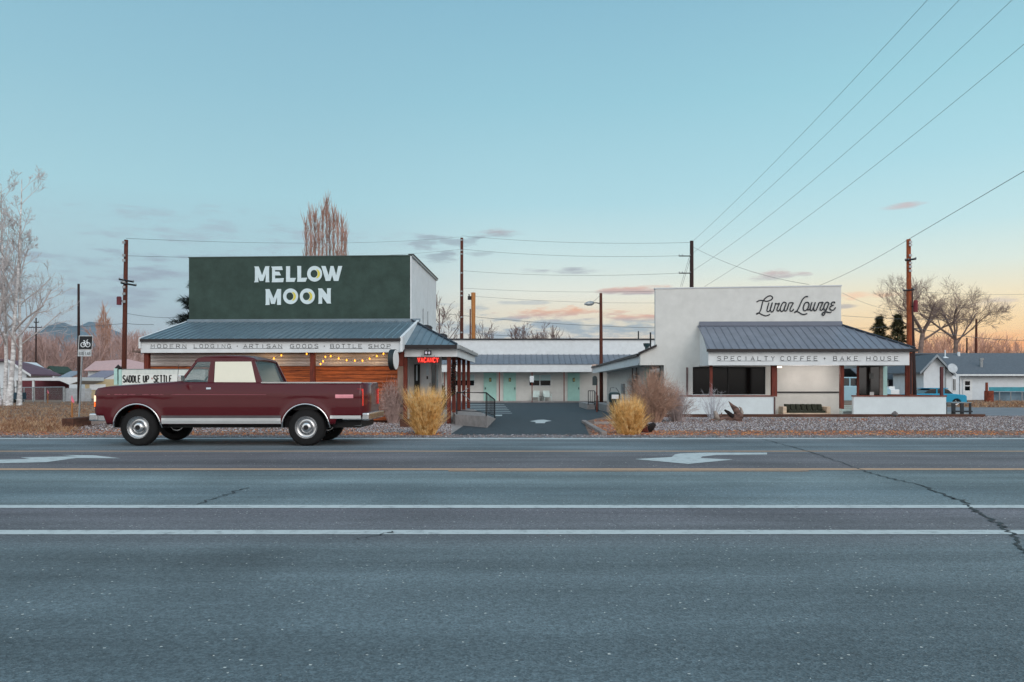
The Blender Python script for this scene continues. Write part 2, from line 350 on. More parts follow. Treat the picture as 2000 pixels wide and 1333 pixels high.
ar = flat('turn_arrow', [(1240,897),(1312,893),(1318,888),(1330,886),(1380,884.5),(1498,884.5),(1498,888),(1400,889),(1372,892),(1368,895),(1432,898),(1345,906.5)], wpaint, parent=road, lab='white left turn arrow nearer the cafe')
flat('turn_arrow', [(0,905),(90,903),(150,895),(236,895.5),(182,889.5),(120,889),(150,891.5),(40,894),(60,897),(-180,902),(-180,909)], wpaint, parent=road, lab='white turn arrow cut by the left edge of the view')
crk = M('crack_tar', (34,36,40), .6, .1)
def crack(pts, w, name='crack', sub=10, lab=None):
    P = [gp(x, y, .0062) for x, y in pts]; mb = MB(); line_ = []
    for a, b_ in zip(P, P[1:]):
        for j in range(sub):
            q = a.lerp(b_, j/sub); q.x += random.gauss(0, .022); q.y += random.gauss(0, .022); line_.append(q)
    for a, b_ in zip(line_, line_[1:]):
        w1 = w*random.uniform(.5, 1.4); t_ = (b_-a).normalized(); nx, ny = -t_.y, t_.x
        w0_ = locals().get('wp', w1); mb.face([(a.x-nx*w0_, a.y-ny*w0_, .0062), (a.x+nx*w0_, a.y+ny*w0_, .0062), (b_.x+nx*w1, b_.y+ny*w1, .0062), (b_.x-nx*w1, b_.y-ny*w1, .0062)]); wp = w1
    return mb.build(name, crk, road, fix=False, label=lab)
crack([(1490,858),(1545,872),(1600,888),(1655,908),(1720,930),(1790,945)], .013, lab='long crack crossing the road')
crack([(1790,945),(1830,962),(1880,978),(1900,996),(1950,1025),(1975,1042),(2010,1085)], .014, lab='near wider end of the long crack')
crack([(385,984),(435,968),(488,951)], .009, lab='short crack in the left of the far lane')
crack([(700,1052),(745,1043),(775,1037)], .005)
# specks and chips on the asphalt
ch = MB()
for _ in range(420):
    if random.random() < .82: x, y = random.uniform(0, 2000), random.uniform(884, 915)
    else: x, y = random.uniform(0, 2000), 845+random.random()**.6*480
    q = gp(x, max(y, 853), .004); r = random.uniform(.006, .016)*(1 if y < 930 else .35 if y < 1150 else .22)
    ch.face([(q.x+r*math.cos(t)*random.uniform(.6,1.2), q.y+r*math.sin(t)*random.uniform(.6,1.2), .006) for t in (0,1.3,2.5,3.8,5.1)])
o = ch.build('pebbles', M('pale_pebbles', (196,190,180), .8, .3, 30), fix=False); tag(o, 'tiny pale stone chips strewn over the road', 'pebbles', kind='stuff')

# drive, yard, beds
drv = M('fresh_asphalt', (50,58,64), .8, .22, 3, .5, 90, spec=.5)
def gpoly(name, pts, mat, z, lab):
    o = MB().face([gp(x, y, z) for x, y in pts]).build(name, mat, fix=False); o['kind'] = 'structure'; o['label'] = lab; return o
dw = gpoly('driveway', [(872,852.2),(1152,852.2),(1139,824),(1172,816),(1240,800),(1185,786.2),(820,786.2),(880,800),(905,830),(880,842)], drv, .003, 'dark asphalt drive leading into the motel yard')
flat('drive_arrow', [(1035,823.2),(1050,820.5),(1062,820.0),(1078,822.4),(1066,824.2),(1064,827),(1046,827),(1046,824.5)], wpaint, z=.008, parent=dw)
for i in range(6):
    yy = 790+i*3.3; flat('parking_line', [(905,yy),(985+i*3,yy+.6),(985+i*3,yy+1.2),(905,yy+.7)], wpaint, z=.008, parent=dw)
flat('parking_line', [(966,810.5),(981,810.5),(980,813),(966,813)], wpaint, z=.008, parent=dw, lab='short white mark beside the ramp')
lot = gpoly('parking_lot', [(1760,812),(2400,814),(2400,799),(1700,795)], M('grey_lot', (118,122,128), .9, .15, 1, .4, 30), .002, 'grey asphalt lot beside the picnic table')
patio = gpoly('patio', [(1230,818),(1930,818),(1880,806),(1300,806)], M('patio_slab', (150,146,142), .9, .2, 3, .3, 40), .02, 'concrete patio in front of the cafe')
walk = gpoly('walkway', [(820,850),(878,850),(905,832),(893,805),(860,800),(800,812)], M('walk_concrete', (150,142,138), .9, .2, 3, .4, 50, dirt=.4), .006, 'concrete walk beside the entry post')
bedm = M('bed_soil', (118,98,88), .95, .4, 1.5, .7, 25, col2=(96,64,48))
gpoly('gravel_bed', [(1150,851.6),(2400,851.6),(2400,812.5),(1235,817),(1168,817),(1141,824)], bedm, 0.001, 'stony bed between the road and the cafe')
gpoly('gravel_bed', [(-500,851.6),(872,851.6),(882,842),(820,818),(150,818),(-500,800)], bedm, 0.001, 'stony bed between the road and the lodge')

def scatter(name, regions, count, size, mats, lab, seed=1, zs=.6):
    rd = random.Random(seed); mb = MB()
    for _ in range(count):
        x0, x1, y0, y1 = rd.choice(regions)
        y = rd.uniform(y0, y1); x = rd.uniform(x0, x1); q = gp(x, y, .0); q.y += rd.uniform(-.05,.05)
        r = size*rd.uniform(.5, 1.4); a = rd.uniform(0, 6.28); i = len(mb.v)
        for k in range(4):
            t = a+k*1.571; rr = r*rd.uniform(.7, 1.2)
            mb.v.append((q.x+math.cos(t)*rr, q.y+math.sin(t)*rr, .0+r*.15))
        mb.v.append((q.x+rd.uniform(-.3,.3)*r, q.y+rd.uniform(-.3,.3)*r, r*zs*1.6))
        mb.f += [(i,i+1,i+4),(i+1,i+2,i+4),(i+2,i+3,i+4),(i+3,i,i+4)]
    o = mb.build(name, mats, fix=False); tag(o, lab, name.replace('_', ' '), kind='stuff'); return o
def speck(name, cols, sc=18, rough=.9):
    """colour varies from stone to stone"""
    m = bpy.data.materials.new(name); m.use_nodes = True; t = m.node_tree; n = t.nodes; b = n['Principled BSDF']
    tcn = n.new('ShaderNodeTexCoord'); v = n.new('ShaderNodeTexVoronoi'); v.inputs['Scale'].default_value = sc; t.links.new(tcn.outputs['Object'], v.inputs['Vector'])
    s = n.new('ShaderNodeSeparateColor'); t.links.new(v.outputs['Color'], s.inputs[0]); cr = n.new('ShaderNodeValToRGB'); cr.color_ramp.interpolation = 'CONSTANT'
    t.links.new(s.outputs[0], cr.inputs[0]); r = cr.color_ramp
    while len(r.elements) < len(cols): r.elements.new(.5)
    for i, (e, c) in enumerate(zip(r.elements, cols)): e.position = i/len(cols); e.color = (*lin(c), 1)
    t.links.new(cr.outputs[0], b.inputs['Base Color']); b.inputs['Roughness'].default_value = rough; return m
gravm = speck('gravel_stones', [(150,143,144),(104,96,98),(182,176,174),(80,70,72),(136,116,110),(156,154,162),(118,102,94),(92,76,68)], 26)
scatter('gravel', [(1235,1700,817,842),(1700,2060,814,842),(1235,1500,817,842),(1700,2060,814,830)], 24000, .042, gravm, 'grey gravel in front of the cafe terrace', 2)
scatter('gravel', [(140,880,822,846),(700,880,816,846)], 9000, .04, gravm, 'grey gravel behind the pickup', 3)
leafm = speck('dry_leaves', [(186,112,66),(142,78,50),(196,136,84),(108,74,60),(158,124,104),(146,82,60),(140,120,112),(120,104,98)], 22)
scatter('leaves', [(1160,2060,842,851),(1155,1300,830,850),(1400,2060,817,824),(1160,1460,820,828)], 7000, .04, leafm, 'rusty fallen leaves along the road edge by the cafe', 4, .4)
scatter('leaves', [(-40,880,840,851),(640,860,824,850)], 4500, .04, leafm, 'rusty fallen leaves along the road edge by the lodge', 5, .4)
rj = random.Random(77); mb = MB(); px0 = None     # ragged gritty shoulder spilling over the road edge
for i in range(0, 700):
    x = -100+i*3.2; y = 853.0+1.1*math.sin(i*.13)+.9*math.sin(i*.41)+rj.uniform(-.5,.8)
    if px0: mb.face([gp(px0[0], px0[1], .006), gp(x, y, .006), gp(x, 850.5, .006), gp(px0[0], 850.5, .006)])
    px0 = (x, y)
sh_ = mb.build('road_shoulder', M('grit', (128,120,120), .95, .3, 9, .6, 40, col2=(92,82,80)), fix=False); sh_['kind'] = 'structure'; sh_['label'] = 'ragged gritty road shoulder'
scatter('grit', [(-60,2060,849,855.5)], 4200, .02, gravm, 'loose grit spilling over the far road edge', 12, .5)
# dry grass on the empty lot at the far left
def blades(mb, base, n, spread, h, w, rd, lean=.35, seg=3, curve=.5):
    for _ in range(n):
        a = rd.uniform(0, 6.283); rr = spread*math.sqrt(rd.random()); dome_ = (1-.3*(rr/max(spread,.01))**2) if spread > .22 else 1; bx, by = base.x+math.cos(a)*rr, base.y+math.sin(a)*rr
        la = a+rd.gauss(0, .7); ln = lean*(rr/max(spread, .01))*rd.uniform(.4, 1.2)+rd.uniform(0, .1); hh = h*rd.uniform(.5, 1.08)*dome_
        ww = w*rd.uniform(.6, 1.3); fa = rd.uniform(0, 3.14); dx, dy = math.cos(fa)*ww/2, math.sin(fa)*ww/2
        pts = []
        for k in range(seg+1):
            t = k/seg; off = hh*(ln*t + curve*ln*t*t); pts.append((bx+math.cos(la)*off, by+math.sin(la)*off, base.z+hh*t*(1-.2*ln*t)))
        i = len(mb.v)
        for k, p in enumerate(pts[:-1]):
            s = 1-.6*k/seg; mb.v += [(p[0]-dx*s, p[1]-dy*s, p[2]), (p[0]+dx*s, p[1]+dy*s, p[2])]
        mb.v.append(pts[-1])
        for k in range(seg-1): mb.f.append((i+2*k, i+2*k+1, i+2*k+3, i+2*k+2))
        mb.f.append((i+2*seg-2, i+2*seg-1, i+2*seg))
rd = random.Random(11); mb = MB()
for _ in range(2600):
    y = rd.uniform(786, 846); x = rd.uniform(-60, 150+ (y < 822)*40); q = gp(x, y)
    blades(mb, q, 5, .18, rd.uniform(.05, .2), .016, rd, .9, 2)
for _ in range(500):
    y = rd.uniform(784, 796); x = rd.uniform(1870, 2060); blades(mb, gp(x, y), 5, .3, rd.uniform(.1, .3), .03, rd, .8, 2)
o = mb.build('grass', speck('dry_grass', [(168,132,100),(136,96,70),(186,156,124),(120,78,56),(150,112,84)], 6), fix=False); tag(o, 'short dry brown grass on the open lots', 'grass', kind='stuff')

# ================================================================== green sign lodge (left building)
L = Frame(785, 25, .042)
lodge = L.empty('motel_office', label='low lodge with a big dark green sign wall above a wood clad porch', cat='building')
KT = 3.0
tw = MB(); a = L.p(369, 812, KT); b = L.p(803, 500, KT); c0 = L.p(369, 504, KT)
zr, zl = b.z, c0.z; ut0, ut1 = a.x, b.x; KB = KT+6.3
# green face slab, then white body behind it
o = MB().prism([(ut0,KT,2.0),(ut1-.03,KT,2.0),(ut1-.03,KT,zr),(ut0,KT,zl)], (0,.12,0)).build('sign_wall', greenw, lodge)
body = MB().prism([(ut0+.02,KT+.121,0),(ut1,KT+.121,0),(ut1,KT+.121,zr-.01),(ut0+.02,KT+.121,zl-.01)], (0,KB-KT,0)).build('wall', whitep, lodge)
cap = MB(); cap.prism([(ut0-.02,KT-.02,zl),(ut1+.03,KT-.02,zr),(ut1+.03,KT-.02,zr+.03),(ut0-.02,KT-.02,zl+.03)], (0,.10,0)); cap.build('coping', M('green_coping', (70,86,84), .5, .1), lodge)
cap = MB().box(ut1-.1, ut1+.06, KT+.09, KB+.2, zr-.02, zr+.04).build('coping', galv, lodge)
MB().box(ut1-.12, ut1+.08, KT+.09, KB+.22, zr+.041, zr+.08).build('coping', dark, lodge)
MB().box(ut1-.03, ut1+.012, KT-.012, KT+.13, 3.45, zr-.01).build('corner_trim', whitep, lodge)
for yy in (606, 612): MB().tube([(ut1+.03, KT+2.6+(yy-606)*.2, 3.4), (ut1+.03, KT+2.6+(yy-606)*.2, 4.2)], .018).build('conduit', galv, lodge)
# sign lettering on the green wall
def zc(pts): return [(485+X/10.526, 510+Y/10.526) for X, Y in pts]
lm = M('pale_letter_paint', (206,222,226), .75, .05, dirt=.06)
GL = [[(118,440),(135,400),(135,140),(118,115),(212,115),(282,300),(348,112),(434,108),(425,135),(425,400),(434,438),(350,438),(358,400),(358,262),(305,412),(235,412),(203,330),(203,400),(210,438)],
 [(470,118),(690,112),(706,188),(548,188),(548,220),(635,222),(668,298),(548,298),(548,362),(730,353),(715,438),(480,440),(488,400),(488,150)],
 [(775,110),(857,110),(857,352),(980,350),(945,432),(775,432)],
 [(1000,105),(1085,105),(1085,350),(1212,346),(1175,430),(1000,430),(1008,400),(1008,140)],
 [(1500,105),(1585,105),(1652,300),(1690,105),(1750,105),(1805,300),(1848,105),(1930,105),(1850,412),(1758,412),(1721,290),(1686,412),(1592,414)],
 [(350,580),(435,580),(515,770),(595,578),(672,578),(668,905),(590,905),(592,735),(545,885),(468,885),(432,740),(436,905),(350,908),(358,870),(358,615)],
 [(1432,565),(1515,565),(1618,695),(1618,562),(1700,562),(1693,600),(1693,850),(1703,876),(1618,876),(1517,735),(1517,882),(1435,882),(1443,850),(1443,600)]]
for g_ in GL: L.poly(MB(), zc(g_), KT-.018, .017).build('letter', lm, lodge)
yel = M('yellow_moon_paint', (214,200,84), .7, .05)
for cx, cy, ix in ((1362,265,1350), (868,728,853), (1212,728,1192)):
    n = 40; T = [2*math.pi*i/n for i in range(n)]
    ou = [L.p(*zc([(cx+154*math.cos(t), cy+161*math.sin(t))])[0], KT-.018) for t in T]
    inn = [L.p(*zc([(ix+72*math.cos(t), cy+80*math.sin(t))])[0], KT-.018) for t in T]
    MB().ring(ou, inn, (0,.017,0)).build('letter', lm, lodge)
    T2 = [-1.05+2.1*i/14 for i in range(15)]
    o1 = [(ix+22+102*math.cos(t), cy+100*math.sin(t)) for t in T2]; o2 = [(ix+78*math.cos(t), cy+98*math.sin(t)) for t in reversed(T2)]
    L.poly(MB(), zc(o1+o2), KT-.026, .006).build('moon_crescent', yel, lodge)
# porch roof with standing ribs
ea, eb = L.p(281, 662, -.3), L.p(784, 661.5, -.3); ra, rb_ = L.p(367, 629, KT), L.p(806, 629, KT)
ze = (ea.z+eb.z)/2; zrg = (ra.z+rb_.z)/2
u0, u1 = ea.x, eb.x-.02
u0 = min(u0, ra.x)
def rib_roof(u0, u1, k0, z0, k1, z1, step, mat, parent, rib=.03, t=.05, name='roof'):
    mb = MB(); mb.hexa([(u0,k0,z0-t),(u1,k0,z0-t),(u1,k1,z1-t),(u0,k1,z1-t),(u0,k0,z0),(u1,k0,z0),(u1,k1,z1),(u0,k1,z1)])
    u = u0+.02
    while u < u1-.02:
        for dz, w in ((0, .032),):
            mb.hexa([(u-w,k0-.01,z0+.001),(u+w,k0-.01,z0+.001),(u+w,k1,z1+.001),(u-w,k1,z1+.001),(u-w*.4,k0-.01,z0+rib),(u+w*.4,k0-.01,z0+rib),(u+w*.4,k1,z1+rib),(u-w*.4,k1,z1+rib)])
        u += step
    return mb.build(name, mat, parent)
rib_roof(u0, u1, -.3, ze, KT-.03, zrg, .227, roofb, lodge)
MB().hexa([(u0,KT-.12,zrg-.02),(u1+.1,KT-.12,zrg-.02),(u1+.1,KT-.022,zrg+.0),(u0,KT-.022,zrg),(u0,KT-.12,zrg+.02),(u1+.1,KT-.12,zrg+.02),(u1+.1,KT-.022,zrg+.10),(u0,KT-.022,zrg+.10)]).build('flashing', M('flashing', (112,124,132), .5, .1), lodge)
MB().box(u0-.02, u1, -.34, -.27, ze-.085, ze-.002).build('drip_edge', dark, lodge)
fa, fb = L.p(283, 689.5, 0), L.p(776, 664, 0)
MB().box(fa.x, fb.x+.14, -.255, -.18, L.p(283,689.5,-.25).z, ze-.04).build('fascia', whitep, lodge)
# raking end board
rz = .42
MB().hexa([(u1-.02,-.33,ze-rz),(u1+.06,-.33,ze-rz),(u1+.06,KT,zrg-.2),(u1-.02,KT,zrg-.2),(u1-.02,-.33,ze+.05),(u1+.06,-.33,ze+.05),(u1+.06,KT,zrg+.06),(u1-.02,KT,zrg+.06)]).build('rake_board', whitep, lodge)
MB().hexa([(u0-.06,-.33,ze-.3),(u0-.0,-.33,ze-.3),(u0-.0,KT,zrg-.2),(u0-.06,KT,zrg-.2),(u0-.06,-.33,ze+.03),(u0,-.33,ze+.03),(u0,KT,zrg+.04),(u0-.06,KT,zrg+.04)]).build('rake_board', whitep, lodge)
# fascia words
Lt = MB(); kf = -.262
write(Lt, L, 'MODERN', 295, 680, 12.35, 6.6, 7.2, kf, .008, parent=lodge, mat=letters); write(Lt, L, 'LODGING', 379, 680, 10.9, 6.0, 7.2, kf, .008, parent=lodge, mat=letters)
write(Lt, L, 'ARTISAN', 476, 680, 11.3, 6.6, 7.2, kf, .008, parent=lodge, mat=letters)
write(Lt, L, 'GOODS', 567, 680, 11.9, 6.6, 7.2, kf, .008, parent=lodge, mat=letters); write(Lt, L, 'BOTTLE', 645.5, 680, 11.0, 6.2, 7.2, kf, .008, parent=lodge, mat=letters); write(Lt, L, 'SHOP', 720, 680, 12.0, 6.4, 7.2, kf, .008, parent=lodge, mat=letters)
for x in (463, 633): MB().tube([L.p(x, 676.5, kf-.004), L.p(x+.8, 676.5, kf-.004)], .02).build('dot', letters, lodge)
ul = MB()
for x0, x1 in ((293,365),(377,453),(474,552),(566,622),(644,708),(719,763)): ul.tube([L.p(x0, 680.8, kf-.004), L.p(x1, 680.8, kf-.004)], .006, n=4)
ul.build('sign_underline', M('grey_line', (120,126,132), .6, .05), lodge)
# porch wall behind the posts
KW = .75
def zat(y, k, x=600): return L.p(x, y, k).z
wl, wr = L.p(292, 700, KW).x, L.p(780, 700, KW).x
zw = zat(715, KW)
cor = MB(); z = zw
cor.box(wl, wr, KW, KW+.08, zw, 2.62)
while z < 2.6:
    cor.tube([(wl, KW-.005, z+.05), (wr, KW-.005, z+.05)], .035, n=8, flat=1); z += .105
cor.build('corrugated_siding', M('corrugated_paint', (236,230,228), .45, .06, metal=.2, dirt=.15), lodge, smooth=False)
wd = MB(); z = .1; i = 0; rdw = random.Random(3)
wx0 = L.p(345, 700, KW).x
while z < zw-.02:
    h = .135
    u = wl
    while u < wr:
        u2 = min(wr, u+rdw.uniform(1.6, 3.2)); off = rdw.uniform(0, .012); wd.box(u+.003, u2-.003, KW-.03-off, KW-.004, z, min(z+h-.012, zw-.004)); u = u2
    z += h
wd.build('wood_slats', wood, lodge)
MB().box(wl, wr, KW-.003, KW+.07, 0, zw-.001).build('wall', M('wall_backing', (60,34,24), .9), lodge)
MB().box(wl, wl+.1, KW+.081, KT-.001, 0, 2.5).build('wall', whitep, lodge); MB().box(wr-.1, wr, KW+.081, KT-.31, 0, 2.2).build('wall', whitep, lodge)
for x in (286, 610): 
    q = L.p(x, 700, -.1); MB().box(q.x-.075, q.x+.075, -.12, .03, 0, ze-.33 if x > 300 else ze-.4).build('post', woodp, lodge, bevel=.008)
MB().box(wl-.1, wr+.2, -.17, KT, 2.16 if False else ze-.42, ze-.36).build('soffit', M('soffit', (110,92,84), .8, .1), lodge)
# entry portico on the right
KP = .3
pe = L.p(892, 674, KP-.15); ur = pe.x; zp = pe.z; ulp = L.p(784, 674, KP-.15).x+.02
KE = 6.75
pk = L.p(805, 627, KT); zk = pk.z; uk = ut1
pr = MB()   # front slope (triangle-ish) and long side slope
t = .05
def slab(mb, pts, t=.05):
    P = [Vector(p) for p in pts]; n = len(P); i = len(mb.v); mb.v += [tuple(p) for p in P]+[tuple(p-Vector((0,0,t))) for p in P]
    mb.f.append(tuple(range(i,i+n))); mb.f.append(tuple(reversed(range(i+n,i+2*n))))
    for k in range(n): mb.f.append((i+k, i+n+k, i+n+(k+1)%n, i+(k+1)%n))
slab(pr, [(ulp,KP-.15,zp),(ur,KP-.15,zp),(uk+.02,KT-.05,zk),(ulp,KT-.05,zk)])
slab(pr, [(ur,KP-.15,zp+.001),(ur,KE,zp+.001),(uk+.01,KB+.1,zk),(uk+.01,KT-.05,zk+.001)])
kk = ulp+.08
while kk < ur-.05:   # ribs climb to the hip
    f = min(1, (ur-kk)/(ur-uk)); k2 = KP-.15+(KT-.05-KP+.15)*f; z2 = zp+(zk-zp)*f
    pr.hexa([(kk-.02,KP-.16,zp),(kk+.02,KP-.16,zp),(kk+.02,k2,z2),(kk-.02,k2,z2),(kk-.008,KP-.16,zp+.035),(kk+.008,KP-.16,zp+.035),(kk+.008,k2,z2+.03),(kk-.008,k2,z2+.03)]); kk += .23
pr.build('portico_roof', roofb, lodge)
MB().tube([(ur,KP-.15,zp+.03),(uk+.02,KT-.05,zk+.03)], .035, n=6).build('hip_cap', M('hip_cap', (44,52,62), .5, .1), lodge)
MB().tube([(uk+.01,KT-.05,zk+.02),(uk+.01,KB+.1,zk+.02)], .05, n=6).build('ridge_flashing', whitep, lodge)
MB().box(ulp-.02, ur+.02, KP-.27, KP-.151, zp-.12, zp-.003).build('gutter', dark, lodge)
MB().box(ur+.021, ur+.12, KP-.26, KE+.05, zp-.12, zp-.012).build('gutter', galv, lodge)
zf1 = L.p(850, 697.3, KP).z; 
MB().box(ulp+.06, ur-.04, KP-.05, KP, zf1, zp-.06).build('fascia', whitep, lodge)
MB().box(ur-.04, ur+.01, KP-.051, KE-.1, zf1+.003, zp-.06).build('fascia', whitep, lodge)
MB().box(ulp+.1, ur-.05, KP+.01, KE-.2, zf1+.1, zf1+.13).build('soffit', M('soffit', (110,92,84)), lodge)
for (x, y0, d) in ((792,775,25.4),(877,831.5,25.3),(886.5,809,26.7),(896.8,802.6,28.3),(905.8,799,29.9),(915,797,31.8)):
    wpt = at(x, 755, d); q = L.w(wpt); zb = 0 if x in (792, 877) else .32
    MB().box(q.x-.06, q.x+.06, q.y-.06, q.y+.06, zb, zf1+.12).build('post', woodp, lodge, bevel=.006)
q = L.p(783, 700, KP-.05); MB().box(q.x-.09, q.x+.09, KP-.18, KP-.052, zf1-.3, zp-.06).build('post', woodp, lodge)
q = L.p(783, 700, KP+.5); MB().box(q.x-.09, q.x+.16, KP+.4, KP+.6, 0, 2.4).build('wall_end', M('tan_wall_end', (176,160,150), .8, .1), lodge)
# entry wall with door and glazing
KD = 2.7
ew = MB(); L.pbox(ew, 786, 862, 690, 840, KD, .1); ew.build('entry_wall', M('entry_wall_paint', (222,220,220), .8, .06, dirt=.1), lodge)
dd = MB(); L.pbox(dd, 822.5, 842, 708, 792, KD-.03, .028); door = dd.build('door', whitep, lodge)
x = MB(); L.pbox(x, 832.5, 837.5, 712, 733, KD-.036, .005); x.build('pane', M('pale_pane', (206,220,228), .2, .1), door)
x = MB(); x.tube([L.p(840, 748, KD-.06), L.p(840, 756, KD-.06)], .012); x.build('handle', steel, door)
for (x0, x1, y0, y1, mt, nm) in ((809,820,712,776,steel,'window'),(843,850.5,706,770,M('smoky_glass',(70,84,90),.1,.2),'window'),(852.5,856,708,770,M('bright_glass',(150,168,176),.1,.2),'window')):
    x = MB(); L.pbox(x, x0, x1, y0, y1, KD-.03, .028); wn = x.build(nm, mt, lodge)
    if mt is steel:
        x = MB(); L.pbox(x, 812.5, 815.5, 714, 744, KD-.036, .005); x.build('pane', M('pale_pane', (206,220,228)), wn)
x = MB(); L.pbox(x, 833, 836, 735, 741, KD-.04, .006); x.build('notice', steel, door)
# roof vents
for i, (x, y) in enumerate(((832,640),(863,656))):
    q = at(x, y+3, 28.6+i*3.2); q = L.w(q)
    MB().tube([(q.x,q.y,q.z-.15),(q.x,q.y,q.z+.06),(q.x,q.y,q.z+.12),(q.x,q.y,q.z+.15)], [.2,.24,.17,.05], n=12).build('roof_vent', dark, lodge, smooth=True)

# landing and ramp
A, B, Cc, D = gp(890, 830.5), at(951.5, 838, 22.9), at(968, 818.5, 29.0), at(925, 800, 30.5)
Av, Bv, Cv, Dv = [Vector((p.x, p.y, 0)) for p in (A, B, Cc, D)]
A0 = at(876, 800, 27.0); Av2 = Vector((A0.x, A0.y, 0))
mb = MB()
P0 = [Av, Bv, Cv, Dv, Vector((at(905,0,31.8).x, 31.8, 0)), Vector((at(884,0,27).x, 27, 0))]
T0 = [Vector((p.x, p.y, z)) for p, z in zip(P0, (.32, .335, .03, .32, .32, .32))]
i = 0; mb.v = [tuple(p) for p in P0+T0]; n = 6
mb.f = [tuple(reversed(range(n))), (6,7,8), (6,8,9,10,11)]+[(k,(k+1)%n,n+(k+1)%n,n+k) for k in range(n)]
ramp_o = mb.build('access_ramp', conc); tag(ramp_o, 'concrete entry ramp with rough sides beside the drive', 'ramp')
def rail(pts, hz, name, lab, n_bal, mat=steel, low=.12, r=.02, loc=None):
    """pts: base points, hz: rail height; one thing with rails, posts and balusters"""
    o0 = pts[0].copy(); root = empty(name, o0, label=lab, cat='railing')
    Q = [p-o0 for p in pts]
    MB().tube([q+Vector((0,0,hz)) for q in Q], r*1.1).build('top_rail', mat, root)
    MB().tube([q+Vector((0,0,low)) for q in Q], r*.9).build('bottom_rail', mat, root)
    for q in Q: MB().tube([q, q+Vector((0,0,hz))], r*1.1).build('rail_post', mat, root)
    for a_, b_, m_ in zip(Q, Q[1:], n_bal):
        for j in range(1, m_):
            q = a_.lerp(b_, j/m_); MB().tube([q+Vector((0,0,low)), q+Vector((0,0,hz))], r*.6, n=5).build('baluster', mat, root)
    return root
up = Vector((0,0,.335))
rail([Av+Vector((.03,.06,.33)), Bv+Vector((-.03,.08,.335)), Cv+Vector((-.03,0,.03))], .68, 'ramp_railing', 'black steel railing on the concrete ramp by the drive', (0, 7))
hr = empty('handrail', at(897, 780, 27.2), label='pale curved handrail sloping behind the black ramp railing', cat='handrail')
o0 = at(897, 780, 27.2)
MB().tube([at(x, y, d)-o0 for x, y, d in ((896,768,27.0),(901,767,27.2),(908,774,27.4),(918,782,27.6),(916,785,27.6))], .014).build('rail', galv, hr)
MB().tube([at(x, y, d)-o0 for x, y, d in ((903,766,27.0),(914,759,27.2))], .014).build('rail', galv, hr)

# neon sign, little sign, blade sign
ns = empty('neon_sign', L.O+L.e*L.p(836,700,KP).x+Vector((0,0,0)), label='glowing red neon VACANCY sign hanging from the entry fascia', cat='neon sign')
NF = Frame(836, 24.9, .042); ns.location = NF.O; ns.rotation_euler.z = -.042
rb = MB(); NF.poly(rb, [(813.5,699.5),(816,697.8),(856,697.8),(858.5,699.5),(857.5,707.5),(854,709.5),(818,709.5),(815,707.5)], .05, .03); rb.build('backing', M('neon_backing', (110,6,8), .3, .05, emit=.12), ns)
nt_ = MB(); write(nt_, NF, 'VACANCY', 816.0, 707.8, 6.0, 4.1, 8.4, .02, .0085, n=6, flat=1); nt_.build('tube', M('neon_red', (255,70,56), .4, .0, emit=2.2), ns)
for x in (824, 848): MB().tube([NF.p(x, 698, .06), NF.p(x, 694, .12)], .008).build('bracket', steel, ns)
ms = empty('moon_sign', NF.O, -.042, label='small black hanging sign with two pale moon shapes above the neon sign', cat='sign')
q = MB(); NF.pbox(q, 828.5, 842.5, 684.8, 694.2, .10, .03); q.build('panel', M('sign_black', (24,24,32), .5), ms)
q = MB(); q.tube([NF.p(833,685,.1), NF.p(835.5,681.5,.1), NF.p(838,685,.1)], .008); q.build('hook', steel, ms)
mp_ = M('moon_pale', (206,204,216), .6)
for cx, rx_ in ((832.3,2.2),(838.2,1.8)):
    q = MB(); NF.poly(q, [(cx+rx_*math.cos(t*.5236), 689.6+2.7*math.sin(t*.5236)) for t in range(12)], .085, .014); q.build('moon', mp_, ms)
bs = empty('blade_sign', L.O, -.042, label='round blade sign, white face and dark rim, at the end of the porch fascia', cat='sign')
cA = L.p(769.5, 703, -.55)
def disc(mb, c, r, ax, thk, n=32, ang=0.0):
    ex = Vector((math.sin(ang), -math.cos(ang), 0)); nrm = Vector((math.cos(ang), math.sin(ang), 0))
    pts = [c + ex*r*math.cos(t*6.2832/n) + Vector((0,0,1))*r*math.sin(t*6.2832/n) for t in range(n)]
    mb.prism(pts, nrm*thk)
rr = 20.3/F*24.5
q = MB(); disc(q, cA-Vector((.10,0,0)), rr, 0, .16, ang=-.10); q.build('rim', M('sign_rim', (28,40,44), .5), bs)
q = MB(); disc(q, cA+Vector((.0605,-.0165,0)), rr*.93, 0, .012, ang=-.10); q.build('face', M('sign_face', (226,232,232), .5, .02), bs)
q = MB(); q.tube([cA+Vector((0,0,rr*.9)), cA+Vector((0,.3,rr*.95))], .015); q.build('bracket', steel, bs)

